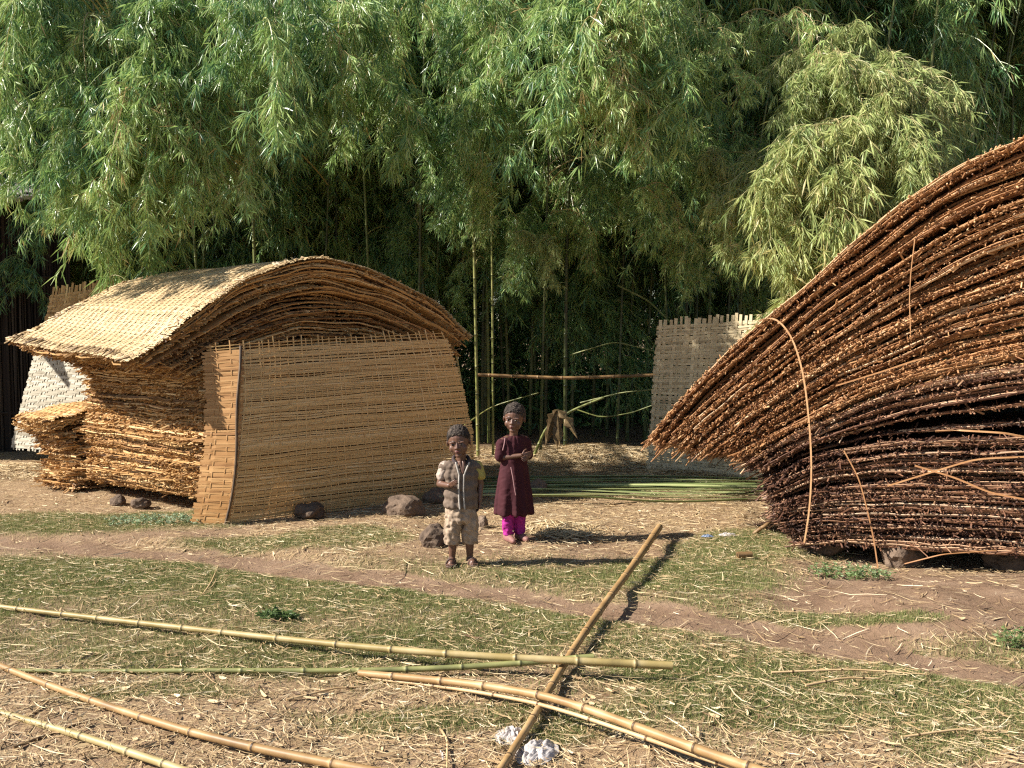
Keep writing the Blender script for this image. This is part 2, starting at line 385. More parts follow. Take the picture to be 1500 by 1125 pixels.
mb = straw_mesh(80000, straw_w, 3.0, 12.5, 1.15, .045, (.0016, .0045), .58)
straw_mesh(2200, lambda x, y: .5+0*x, 3.0, 7.5, 1.2, .11, (.0025, .006), .6, .02, mb)
straw_mesh(17000, lambda x, y: .25+.75*green_w(x, y), 3.0, 8.0, 1.2, .03, (.0018, .004), .6, .03, mb)
straw_mesh(4200, straw_w, 3.0, 9.0, 1.2, .030, (.006, .015), .5, .012, mb)
# deeper straw drifts by the grove edge and behind the girl
for (px, py, sx, sy, n, hgt) in ((880, 670, 1.3, .8, 16000, .14), (815, 778, .35, .28, 2300, .07), (1010, 700, .9, .5, 3500, .06), (60, 690, .9, .6, 3000, .05)):
    c = gz(px, py); P = np.stack([rng.normal(c[0], sx*.5, n), rng.normal(c[1], sy*.5, n)], 1)
    k0 = mb.n; straw_mesh(n, None, 0, 0, 1, .08, (.003, .009), .62, .02, mb, P)
    V = mb.v[-1]; d = np.exp(-((V[:, 0]-c[0])**2/(2*(sx*.5)**2)+(V[:, 1]-c[1])**2/(2*(sy*.5)**2)))
    V[:, 2] += d*hgt*np.repeat(rng.random(n), 8)
tag(mb.build('straw_litter', M['litter']), 'loose dry straw and cane shavings strewn over the yard', 'straw', kind='stuff')

# ================================================================== WOVEN MATS
def weave(mb, P, nA, nB, wA, wB, amp, run=3, thA=.002, thB=.0025, tA=(.6, .14), tB=(.7, .12), overA=.01, overB=.03, sub=1, gapy=.0, jit=.25):
    """P(U,V)->(...,3). A strips run along U (stacked over V); B strips run along V."""
    e = 1e-3
    def frame(U, V):
        p = P(U, V); du = unit(P(U+e, V)-p); dv = unit(P(U, V+e)-p); return p, du, dv, unit(np.cross(du, dv))
    ia = np.arange(nA); ib = np.arange(nB)
    va = (ia+.5)/nA+rng.normal(0, jit/nA*.35, nA); ub = (ib+.5)/nB+rng.normal(0, jit/nB*.35, nB)
    pat = lambda i, j: np.where(((j+run*(i % 2)+(i*7 % 3))//run) % 2 == 0, 1., -1.)
    # A strips
    us = np.concatenate([[-overA], ub, [1+overA]])
    U = np.broadcast_to(us[None], (nA, nB+2)).copy(); V = np.broadcast_to(va[:, None], U.shape)
    wob = (vnoise(U*6, np.broadcast_to(ia[:, None], U.shape)*.37, 4)-.5)*(.9/nA)
    U[:, 0] -= rng.random(nA)*overA*2; U[:, -1] += rng.random(nA)*overA*2
    p, du, dv, nn = frame(U, V+wob*(.6+gapy))
    off = np.zeros(U.shape); off[:, 1:-1] = pat(ib[None], ia[:, None])*-amp
    off += (rng.random(nA)[:, None]-.5)*amp*.6
    ribbons(mb, p+nn*off[..., None], dv, wA*rng.uniform(.82, 1.1, nA), thA, np.clip(rng.normal(tA[0], tA[1], nA), 0, 1))
    # B strips, sampled at each row
    vs = np.concatenate([[-overB], va, [1+overB]])
    V = np.broadcast_to(vs[None], (nB, nA+2)).copy(); U = np.broadcast_to(ub[:, None], V.shape)
    V[:, 0] -= rng.random(nB)*overB*.4; V[:, -1] += rng.random(nB)*overB*.9
    wob = (vnoise(V*5, np.broadcast_to(ib[:, None], V.shape)*.61, 8)-.5)*(.5/nB)
    p, du, dv, nn = frame(U+wob, V)
    off = np.zeros(V.shape); off[:, 1:-1] = pat(ib[:, None], ia[None])*amp
    ribbons(mb, p+nn*off[..., None], du, wB*rng.uniform(.7, 1.15, nB), thB, np.clip(rng.normal(tB[0], tB[1], nB), 0, 1))

def bilerp_patch(cols):
    """cols: list of (u, bottom, top, bulge vector)"""
    us = np.array([c[0] for c in cols]); Bt = np.array([c[1] for c in cols]); Tp = np.array([c[2] for c in cols]); Bu = np.array([c[3] for c in cols])
    def f(U, V):
        U = np.asarray(U, float); V = np.asarray(V, float)
        ip = lambda A: np.stack([np.interp(U, us, A[:, k])+(U < us[0])*(U-us[0])*(A[1, k]-A[0, k])/(us[1]-us[0])+(U > us[-1])*(U-us[-1])*(A[-1, k]-A[-2, k])/(us[-1]-us[-2]) for k in range(3)], -1)
        b, t, u_ = ip(Bt), ip(Tp), ip(Bu); v = V[..., None]
        return b*(1-v)+t*v+u_*(4*v*(1-v))
    return f

# the big mat leaning on the left pile
def lean():
    BL = gz(284, 769); BC = gz(330, 770); BM = gz(520, 744); BR = gz(697, 722)
    TL = at(303, 516, 7.92); TC = at(352, 512, 7.90); TM = at(500, 503, 8.42); TR = at(652, 495, 8.98)
    f = bilerp_patch([(0, BL, TL, (.06, -.0, 0)), (.075, BC, TC, (.05, -.03, 0)), (.53, BM, TM, (.02, -.04, 0)), (1, BR, TR, (.06, -.02, 0))])
    root = empty('leaning_mat', tuple(gz(450, 755)))
    tag(root, 'large golden woven bamboo mat leaning against the front of the left pile', 'mat')
    mb = MB(); weave(mb, lambda U, V: f(.078*np.asarray(U, float), V), 96, 4, .0168, .012, .0018, 3, overA=.06, overB=.036, tA=(.5, .14), tB=(.6, .12), jit=.5)
    mb.build('folded_edge', M['orange_mat'], root, loc=root.location)
    mb = MB(); weave(mb, lambda U, V: f(.082+.918*np.asarray(U, float), V), 112, 34, .0124, .0095, .0024, 3, overA=.006, overB=.036, tA=(.56, .12), tB=(.66, .12), gapy=1.0, jit=.6)
    o = mb.build('woven_panel', M['lean_mat'], root, loc=root.location)
    mb = MB()
    vs = np.linspace(-.01, 1.02, 26); p = f(np.full(26, .075)+.006*np.sin(vs*7), vs)+np.array([.0, -.014, 0])
    tube(mb, p, .011, .12, 6)
    mb.build('edge_cane', M['pole_tan'], root, loc=root.location)
    mb = MB(); us = np.linspace(0, 1.0, 50)[None]
    for vv in (1.012, 1.03):
        p = f(us, np.full_like(us, vv))+np.array([0, 0, .0])
        ribbons(mb, p, np.array([0, 0, 1.]), .007, .004, .45)
    mb.build('top_binding', M['lean_mat'], root, loc=root.location)
lean()

# ------------------------------------------------------------------ piles of mats
def stack(name, O, u, v, ctrl, depth, nlay, mat, seed, labels, group, ends=(1, 1, 0, 0), tbase=.45, cell=.017, jit_t=.06, topmat=None, zt=None, kpow=1., tint_k=None, loc=None, longs=3, endw=(.008, .02), prot=.03, fsd=.2):
    """ctrl: list (k, [(s,z)...]) front-edge curves; ends = front, left, right, back"""
    rg = np.random.default_rng(seed); u3 = np.array([u[0], u[1], 0.]); v3 = np.array([v[0], v[1], 0.]); O3 = np.array([O[0], O[1], 0.])
    NW = 70; ks = np.array([c[0] for c in ctrl]); C = []
    for _, pts in ctrl:
        pts = np.array(pts, float); d = np.concatenate([[0], np.cumsum(np.hypot(*np.diff(pts, axis=0).T))]); q = np.linspace(0, d[-1], NW)
        C.append(np.stack([np.interp(q, d, pts[:, 0]), np.interp(q, d, pts[:, 1])], 1))
    C = np.array(C)
    # smooth the control curves
    for _ in range(6): C[:, 1:-1] = (C[:, :-2]+2*C[:, 1:-1]+C[:, 2:])/4
    for L in range(nlay):
        k = (L/(nlay-1))**kpow
        c = np.stack([[np.interp(k, ks, C[:, w_, d_]) for d_ in range(2)] for w_ in range(NW)])
        # each mat slips and ripples a little
        ts = rg.normal(0, jit_t*.4); tt = abs(rg.normal(0, jit_t)); last = L == nlay-1
        if last: ts = -.01; tt = 0
        wv = np.arange(NW)/(NW-1)
        rip = (vnoise(wv*9, np.full(NW, L*.23), seed)-.5)*(.042 if topmat else .035)*(.3+k)
        d_ = np.gradient(c, axis=0); d_ = d_/np.hypot(d_[:, 0], d_[:, 1])[:, None]; nrm = np.stack([-d_[:, 1], d_[:, 0]], 1)
        c = c+nrm*rip[:, None]; c[:, 0] += ts
        sl = d_[0]*rg.normal(0, .04); c[0] += sl*.5
        def P(W, T):
            W = np.asarray(W, float); s = np.interp(W, wv, c[:, 0]); z = np.interp(W, wv, c[:, 1])
            s = s+(W < 0)*W*(c[2, 0]-c[0, 0])*(NW-1)/2+(W > 1)*(W-1)*(c[-1, 0]-c[-3, 0])*(NW-1)/2
            z = z+(W < 0)*W*(c[2, 1]-c[0, 1])*(NW-1)/2+(W > 1)*(W-1)*(c[-1, 1]-c[-3, 1])*(NW-1)/2
            T = np.asarray(T, float)+0*W
            if zt is not None: z = z+zt(s, T, k)
            z = z+(vnoise(s*3.1, T*3.1+L*.05, seed+3)-.5)*.03*k
            return O3+u3*s[..., None]+v3*T[..., None]+np.stack([0*z, 0*z, z], -1)
        length = np.hypot(*np.diff(c, axis=0).T).sum()
        mb = MB(); tb = tbase+rg.normal(0, .10)+(tint_k(k) if tint_k else 0)
        if last and topmat:
            nA = int(depth/.019); nB = int(length/.042)
            f = lambda U, V: P(U, V*depth+tt)
            W, T = np.meshgrid(np.linspace(.004, .996, 50), np.linspace(.01, depth-.01, 14), indexing='ij')
            grid(mb, P(W, T)-np.array([0, 0, .012]), .35)
            weave(mb, f, nA, nB, .0175, .020, .0028, 2, tA=(.62, .12), tB=(.68, .13), overA=.004, overB=.012, thA=.003, thB=.003, jit=.5)
        else:
            W, T = np.meshgrid(np.linspace(.012, .988, 48), tt+np.linspace(.035, depth-.03, 8), indexing='ij')
            g = P(W, T); tk = .016
            grid(mb, g+np.array([0, 0, tk/2]), tb, True); grid(mb, g-np.array([0, 0, tk/2]), tb)
            # recessed rim, tint lowered to paint the shade between mats
            rim = np.concatenate([g[:, 0], g[-1, 1:], g[-2::-1, -1], g[0, -2::-1]]); n_ = len(rim)
            rv = np.concatenate([rim+np.array([0, 0, tk/2]), rim-np.array([0, 0, tk/2])]); a = np.arange(n_-1)
            mb.add(rv, np.stack([a, a+1, a+1+n_, a+n_], 1), tb-.15)
        up = np.array([0, 0, 1.])
        def fringe(Wv, Tv, outdir, along, n, pr=prot):
            base = P(Wv, Tv); n = len(Wv)
            cl = (vnoise(np.arange(n)*.35, np.full(n, L*.7), seed+5)-.5)*1.2
            dirj = unit(outdir+along*(rg.normal(0, .30 if topmat else .55, n)+cl*.6)[:, None]+up*rg.normal(-.05, .13 if topmat else .26, n)[:, None])
            ln = np.maximum(.004, rg.gamma(2., pr/2, n))
            q = base+up*rg.normal(0, .006, n)[:, None]
            boxes(mb, q-dirj*.065, q+dirj*ln[:, None], along+up*rg.normal(0, .7, n)[:, None], rg.uniform(endw[0], endw[1], n), rg.uniform(.003, .008, n), np.clip(tb+rg.normal(.03, fsd, n), 0, 1), .75)
        if ends[0]:
            n = int(length/cell); Wv = rg.random(n)*.992+.004; a_ = unit(P(Wv+.004, np.full(n, tt))-P(Wv-.004, np.full(n, tt)))
            fringe(Wv, np.full(n, tt+.012), -v3*np.ones((n, 1)), a_, n)
            # long strips lying along the front edge, running out and broken
            m = longs; Q = 26
            for _ in range(m):
                w0 = rg.random()*.75-.03; w1 = min(1.01, w0+rg.uniform(.12, .75)); w_ = np.linspace(w0, w1, Q)
                tz = tt+rg.uniform(-.022, .014)+rg.normal(0, .004)+(vnoise(w_*14, np.full(Q, L+_*.3), 11)-.5)*.022
                p = P(w_, tz)+up*(rg.normal(0, .005)+(vnoise(w_*22, np.full(Q, L*.9+_), 12)-.5)*.02)[:, None]
                ribbons(mb, p[None], up*.8-v3*.6, rg.uniform(.006, .014)*(1.35 if not topmat and k < .4 and _ == 0 and L % 2 else 1), rg.uniform(.003, .006), np.clip(tb+rg.normal(.12, .18)+(.30 if not topmat and k < .32 else .12 if not topmat and k < .45 else 0), 0, 1))
        for e_, w0, sg in ((ends[1], 0., -1), (ends[2], 1., 1)):
            if not e_: continue
            n = int(depth/cell*1.1); Tv = tt+rg.random(n)*(depth-.01); Wv = np.full(n, w0)+sg*-.004+0*Tv
            wj = (vnoise(Tv*5, np.full(n, L*.5), seed+8)-.5)*.018; Wv = Wv+wj*sg-sg*.004
            od = unit(P(Wv+sg*.01, Tv)-P(Wv, Tv)); fringe(Wv, Tv, od, v3*np.ones((n, 1)), n, prot*(1.1 if topmat else 1.45))
            Q = 18
            for _ in range(2):
                t0 = rg.random()*depth*.5; t1 = min(depth, t0+rg.uniform(.3, 1)*depth); tv = np.linspace(t0, t1, Q)
                p = P(np.full(Q, w0-sg*.002)+sg*(vnoise(tv*8, np.full(Q, L+_*.3), 13)-.5)*.012, tv)+up*(rg.normal(0, .005)+(vnoise(tv*9, np.full(Q, L*.9+_), 14)-.5)*.018)[:, None]
                ribbons(mb, p[None], up, rg.uniform(.006, .013), .004, np.clip(tb+rg.normal(.12, .18), 0, 1))
        if ends[3] or last:
            n = int(length/cell); Wv = rg.random(n); a_ = unit(P(Wv+.004, np.full(n, depth))-P(Wv-.004, np.full(n, depth)))
            fringe(Wv, np.full(n, depth-.01+tt), v3*np.ones((n, 1)), a_, n)
        if last and topmat:
            n = int(length/.026); Wv = np.linspace(.003, .997, n); a_ = unit(P(Wv+.004, np.full(n, tt))-P(Wv-.004, np.full(n, tt)))
            b = P(Wv, np.full(n, tt)); dj = unit(-v3-up*.15+a_*rg.normal(.1, .22, n)[:, None])
            boxes(mb, b-dj*.03, b+dj*rg.uniform(.015, .05, n)[:, None], a_, rg.uniform(.009, .016, n), .004, np.clip(rg.normal(.75, .12, n), 0, 1), .6)
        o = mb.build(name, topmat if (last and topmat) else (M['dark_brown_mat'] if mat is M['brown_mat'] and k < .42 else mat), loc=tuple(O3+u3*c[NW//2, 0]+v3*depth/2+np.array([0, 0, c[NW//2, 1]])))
        if last: tag(o, labels[1], 'mat')
        elif L == 0: tag(o, labels[2], 'mat')
        else:
            lab, gr = labels[0](k) if callable(labels[0]) else (labels[0], group); tag(o, lab, 'mat', gr)

# left pile ---------------------------------------------------------
OL = (-2.50, 8.05); uL = unit(np.array([.83, .56])); vL = unit(np.array([-.82, .57]))
topL = [onplane(px, py, OL, uL) for px, py in ((178, 528), (210, 512), (250, 486), (300, 450), (360, 408), (425, 383), (480, 379), (530, 386), (590, 412), (645, 450), (690, 492))]
def zl(s): return float(np.interp(s, [a for a, b in topL], [b for a, b in topL]))
def lc(k, s0, s1, g, dip0=0, dip1=0, n=12):
    out = []
    for q in np.linspace(0, 1, n):
        s = s0+(s1-s0)*q; z = .13+(zl(s)-.13)*g
        z -= dip0*max(0, 1-q*4)**2+dip1*max(0, 1-(1-q)*4)**2
        out.append((s, z))
    return (k, out)
ctrlL = [lc(0, -.05, 2.25, .0), lc(.2, -.12, 2.3, .19), lc(.35, -.10, 2.28, .33), lc(.5, -.02, 2.22, .48), lc(.65, -.06, 2.2, .62),
         lc(.74, -.24, 2.3, .72), lc(.84, -.48, 2.42, .84), lc(.92, -.63, 2.47, .925), (1, topL)]
stack('bamboo_mat', OL, uL, vL, ctrlL, 1.80, 78, M['straw_mat'], 11,
      (lambda k: ('bamboo mat in the arched, overhanging upper part of the left pile', 'overhanging mats of the left pile') if k > .78 else ('bamboo mat in the upright orange lower part of the left pile', 'lower mats of the left pile'), 'pale sunlit woven mat draped over the very top of the left pile', 'lowest bamboo mat of the left pile lying just off the ground'),
      'bamboo mats stacked in the left pile', ends=(1, 1, 1, 0), tbase=.48, topmat=M['top_mat'],
      zt=lambda s, T, k: k*T*np.interp(s, [-.7, 0, .8, 2], [.085, .02, -.03, -.05]), tint_k=lambda k: .0 if k < .7 else -.06, prot=.021)
# right pile --------------------------------------------------------
OR = (2.02, 6.78); uR = unit(np.array([.873, -.488])); vR = unit(np.array([.488, .873]))
def rc(k, pts): return (k, [onplane(px, py, OR, uR) for px, py in pts])
ctrlR = [rc(0, [(1180, 802), (1250, 799), (1350, 803), (1500, 812), (1700, 822), (1900, 835)]),
         rc(.12, [(1138, 762), (1200, 752), (1300, 752), (1500, 760), (1700, 765), (1900, 780)]),
         rc(.22, [(1130, 735), (1200, 708), (1300, 698), (1500, 702), (1700, 705), (1900, 730)]),
         rc(.31, [(1118, 706), (1190, 668), (1300, 646), (1400, 643), (1500, 642), (1700, 645), (1900, 680)]),
         rc(.33, [(1108, 688), (1180, 650), (1280, 616), (1370, 592), (1500, 572), (1700, 570), (1900, 640)]),
         rc(.48, [(1075, 668), (1140, 632), (1250, 575), (1400, 528), (1500, 505), (1700, 480), (1900, 560)]),
         rc(.65, [(1032, 664), (1100, 612), (1200, 548), (1350, 472), (1500, 420), (1700, 385), (1900, 450)]),
         rc(.83, [(985, 655), (1050, 592), (1130, 528), (1250, 438), (1400, 352), (1500, 310), (1700, 270), (1900, 340)]),
         rc(1, [(952, 642), (1000, 585), (1060, 525), (1130, 463), (1200, 403), (1300, 322), (1400, 252), (1500, 196), (1700, 150), (1900, 220)])]
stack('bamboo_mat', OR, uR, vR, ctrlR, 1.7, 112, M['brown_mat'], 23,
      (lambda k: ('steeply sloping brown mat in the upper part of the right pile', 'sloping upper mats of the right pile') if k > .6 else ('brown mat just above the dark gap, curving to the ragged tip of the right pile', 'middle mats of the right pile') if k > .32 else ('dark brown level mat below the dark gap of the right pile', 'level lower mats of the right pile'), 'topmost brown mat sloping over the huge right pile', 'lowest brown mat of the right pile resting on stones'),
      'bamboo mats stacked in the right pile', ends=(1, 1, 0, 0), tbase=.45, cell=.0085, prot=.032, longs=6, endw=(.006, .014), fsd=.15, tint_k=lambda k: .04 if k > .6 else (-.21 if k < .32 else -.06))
# small pile behind the left pile ------------------------------------
OS = gz(60, 727)[:2]; uS = uL; vS = vL
ctrlS = [(0, [(-.0, .05), (.9, .05)]), (.35, [(.08, .30), (.9, .32)]), (.6, [(0, .48), (.9, .50)]), (.8, [(-.12, .62), (.9, .70)]), (1, [(-.20, .70), (.1, .83), (.9, .84)])]
stack('bamboo_mat', (OS[0]+.27, OS[1]+.12), uS, vS, ctrlS, .6, 26, M['straw_mat'], 31,
      ('dry bamboo mat pressed inside the low pile behind the left pile', 'topmost mat of the low pile behind the left pile', 'lowest mat of the low pile behind the left pile'),
      'bamboo mats stacked in the low pile', ends=(1, 1, 0, 0), tbase=.5, topmat=M['straw_mat'])

# upright coarse mats -------------------------------------------------
def plain_mat(name, label, BL, BR, TL, TR, nA, nB, wA, wB, mat, run=2, bulge=(0, 0, 0), **kw):
    f = bilerp_patch([(0, BL, TL, bulge), (1, BR, TR, bulge)])
    mb = MB(); weave(mb, f, nA, nB, wA, wB, .004, run, thA=.003, thB=.003, **kw)
    return tag(mb.build(name, mat, loc=tuple((np.array(BL)+np.array(BR))/2)), label, 'mat')
plain_mat('upright_mat', 'coarse grey tan woven mat standing upright behind the tip of the right pile', gz(950, 688), at(1135, 712, 9.6), at(966, 478, 10.35), at(1150, 466, 9.7), 70, 26, .0225, .036, M['grey_mat'], 2, tA=(.55, .22), tB=(.6, .2), jit=.5, overA=.01, overB=.03)
plain_mat('upright_mat', 'pale bleached mat standing behind the left pile beside the dark shed', at(18, 655, 11.3), at(175, 668, 10.0), at(54, 512, 11.2), at(180, 500, 9.9), 60, 30, .028, .036, M['buff'], 2, tA=(.6, .25), tB=(.65, .2), jit=.5, overB=.02)
plain_mat('upright_mat', 'mat with frayed top showing above the back corner of the left pile', at(62, 500, 9.95), at(190, 480, 10.2), at(76, 432, 9.95), at(182, 418, 10.2), 26, 28, .024, .02, M['top_mat'], 2, tA=(.55, .15), tB=(.55, .15), overA=.01, overB=.12)

# ================================================================== POLES
def cane(name, pts, r0, r1, mat, label, cat='bamboo pole', node=.30, group=None, seed=0, parent=None, tint=.6, n=10, bore_shade=True):
    rg = np.random.default_rng(seed+100); pts = np.array(pts, float)
    d = np.concatenate([[0], np.cumsum(np.linalg.norm(np.diff(pts, axis=0), axis=1))]); L = d[-1]
    # smooth
    qs = np.linspace(0, L, 40); sm = np.stack([np.interp(qs, d, pts[:, k]) for k in range(3)], 1)
    for _ in range(12): sm[1:-1] = (sm[:-2]+2*sm[1:-1]+sm[2:])/4
    q = [0.]; rr = [1.]; tt = [tint]; x = rg.uniform(.4, 1)*node*.6
    while x < L-.05:
        for dx, m_, t_ in ((-.02, 1, tint-.02), (-.006, 1.03, tint+.12), (-.004, 1.13, .14), (.004, 1.13, .10), (.007, 1.02, tint+.14), (.022, 1, tint+.06)):
            q.append(x+dx); rr.append(m_); tt.append(t_)
        st = node*rg.uniform(.8, 1.15)
        for s_ in (.35, .7): q.append(x+st*s_); rr.append(.985); tt.append(tint+rg.normal(0, .08))
        x += st
    q.append(L); rr.append(1); tt.append(tint)
    q = np.array(q); o_ = np.argsort(q); q = q[o_]; rr = np.array(rr)[o_]; tt = np.array(tt)[o_]; k = q <= L; q, rr, tt = q[k], rr[k], tt[k]
    dd = np.concatenate([[0], np.cumsum(np.linalg.norm(np.diff(sm, axis=0), axis=1))]); dd *= L/dd[-1]
    P = np.stack([np.interp(q, dd, sm[:, k]) for k in range(3)], 1)
    r = (r0+(r1-r0)*q/L)*rr
    if name == 'bamboo_pole': r = r*.86
    mb = MB(); tube(mb, P, r, tt, n)
    if bore_shade:  # flat dark disc on each cut end paints the shade inside the cane
        for i0, i1 in ((-1, -2), (0, 1)):
            e = unit(P[i0]-P[i1]); tube(mb, np.array([P[i0]+e*.0002, P[i0]+e*.001]), r[i0]*.62, .02, n)
    c = tuple(P.mean(0)) if parent is None else parent.location
    o = mb.build(name, mat, parent, smooth=True, loc=c)
    if label: tag(o, label, cat, group)
    return o
def gp(px, py, lift): 
    p = gz(px, py, lift); return p
cane('bamboo_pole', [gp(-160, 868, .03), gp(0, 889, .035), gp(200, 912, .05), gp(420, 937, .06), gp(640, 958, .09), gp(830, 968, .092), gp(985, 975, .08)], .014, .0215, M['pole_yellow'], 'long yellow bamboo pole across the yard, thick cut end right of the diagonal pole', seed=1, tint=.62)
cane('bamboo_pole', [gp(870, 962, .10), gp(760, 972, .07), gp(640, 980, .04), gp(500, 983, .03), gp(300, 982, .03), gp(120, 984, .02), gp(20, 982, .02)], .0175, .011, M['pole_green'], 'thin green bamboo pole lying just below the long yellow pole', seed=2, tint=.5, node=.26)
cane('bamboo_pole', [gp(1130, 1135, .06), gp(1000, 1090, .08), gp(880, 1045, .085), gp(800, 1018, .088), gp(680, 1000, .06), gp(526, 986, .03)], .0215, .0185, M['pole_tan'], 'orange tan bamboo pole curving from the centre to the bottom edge over the diagonal pole', seed=3, tint=.62, node=.24)
cane('bamboo_pole', [gp(1110, 1137, .03), gp(990, 1097, .05), gp(870, 1055, .065), gp(790, 1030, .055), gp(680, 1010, .03), gp(545, 994, .015)], .010, .009, M['pole_tan'], 'thin pale cane lying tight below the curved orange tan pole', seed=4, tint=.85, node=.28)
cane('bamboo_pole', [gp(-60, 948, .03), gp(0, 976, .03), gp(120, 1022, .03), gp(280, 1074, .035), gp(420, 1106, .04), gp(600, 1140, .04)], .0165, .0205, M['pole_tan'], 'long dull tan bamboo pole running from the left edge to the bottom edge', seed=5, tint=.55, node=.33)
cane('bamboo_pole', [gp(-60, 1028, .03), gp(0, 1044, .03), gp(110, 1075, .03), gp(250, 1122, .03), gp(330, 1150, .03)], .0165, .018, M['pole_yellow'], 'short bright yellow bamboo pole crossing the bottom left corner', seed=6, tint=.7, node=.24)
cane('bamboo_pole', [gp(725, 1140, .03), gp(780, 1055, .035), gp(830, 965, .045), gp(880, 892, .065), gp(930, 825, .08), gp(966, 772, .09)], .0165, .031, M['pole_tan'], 'thick tan bamboo pole lying diagonally towards the right pile under two others', seed=7, tint=.58, node=.36)

# split green strips on the ground in the pile's shadow
for k in range(30):
    rg = np.random.default_rng(500+k); x0 = rg.uniform(640, 800); x1 = rg.uniform(1090, 1150); y0 = rg.uniform(700, 728); y1 = y0+rg.uniform(-4, 8)
    if x1 > 1120: x1 = 1130
    a = gz(x0, y0, .02+rg.random()*.05); b = gz(x1, y1, .02+rg.random()*.06); N = 14; q = np.linspace(0, 1, N)[:, None]
    p = a+(b-a)*q; p[:, 2] += .02*np.sin(q[:, 0]*rg.uniform(2, 7)); p[:, 1] += .03*np.sin(q[:, 0]*rg.uniform(2, 5)+rg.random()*6)
    mb = MB(); ribbons(mb, p[None], np.array([0, .8, rg.normal(0, .5)]), rg.uniform(.018, .03), .004, rg.uniform(.2, .9))
    tag(mb.build('cane_strip', M['strip_green'], loc=tuple(p.mean(0))), 'long split green bamboo strip lying flat in the bundle behind the girl', 'bamboo strip', 'split green strips on the ground')
# loose curved strips on the right pile
def strip(name, pts, wd, tint, label, mat=None, th=.004):
    wd *= .72; tint -= .15; mat = mat or M['brown_mat']
    pts = np.array(pts); d = np.linspace(0, 1, len(pts)); q = np.linspace(0, 1, 26); P = np.stack([np.interp(q, d, pts[:, k]) for k in range(3)], 1)
    for _ in range(4): P[1:-1] = (P[:-2]+2*P[1:-1]+P[2:])/4
    mb = MB(); ribbons(mb, P[None], uR_ if False else np.array([.87, -.48, .05]), wd, th, tint)
    tag(mb.build(name, mat or M['top_mat'], loc=tuple(P.mean(0))), label, 'bamboo strip')
def onR(px, py, out=.06):
    s, z = onplane(px, py, np.array(OR)-vR*out, uR); p = np.array(OR)-vR*out+uR*s; return np.array([p[0], p[1], z])
strip('cane_strip', [onR(1112, 470, .05), onR(1135, 462), onR(1160, 490), onR(1176, 540), onR(1184, 600), onR(1190, 680), onR(1186, 750), onR(1178, 795)], .016, .85, 'long pale curved strip hanging down the left face of the right pile')
strip('cane_strip', [onR(1236, 660, .05), onR(1258, 700), onR(1270, 745), onR(1280, 790), onR(1286, 832, .09)], .012, .7, 'short curved strip hanging from the low right pile to the ground')
strip('cane_strip', [onR(1340, 350), onR(1334, 400), onR(1332, 440), onR(1334, 490)], .008, .8, 'thin straight pale strip hanging high on the right pile')
strip('cane_strip', [onR(1340, 682), onR(1400, 700), onR(1450, 722), onR(1520, 735)], .016, .75, 'pale bent strip sticking out of the middle of the right pile')
strip('cane_strip', [onR(1300, 712), onR(1370, 690), onR(1430, 672), onR(1530, 668)], .014, .7, 'pale strip curving up at the right edge of the right pile')
strip('cane_strip', [onR(1225, 565), onR(1290, 545), onR(1340, 528), onR(1360, 524)], .014, .7, 'pale broken strip in the middle of the right pile')
strip('cane_strip', [onR(1325, 826, .3), onR(1380, 812, .25), onR(1460, 806, .15)], .010, .6, 'thin strip drooping below the right pile in front of a stone')
strip('cane_strip', [onR(1500, 640, .02), onR(1470, 634, .03), onR(1400, 630, .03), onR(1370, 632, .02)], .016, .8, 'flat pale strip under the dark gap of the right pile')
strip('cane_strip', [at(570, 470, 8.55), at(600, 473, 8.66), at(628, 484, 8.8), at(640, 500, 8.85)], .012, .7, 'thin curved strip poking out above the leaning mat')

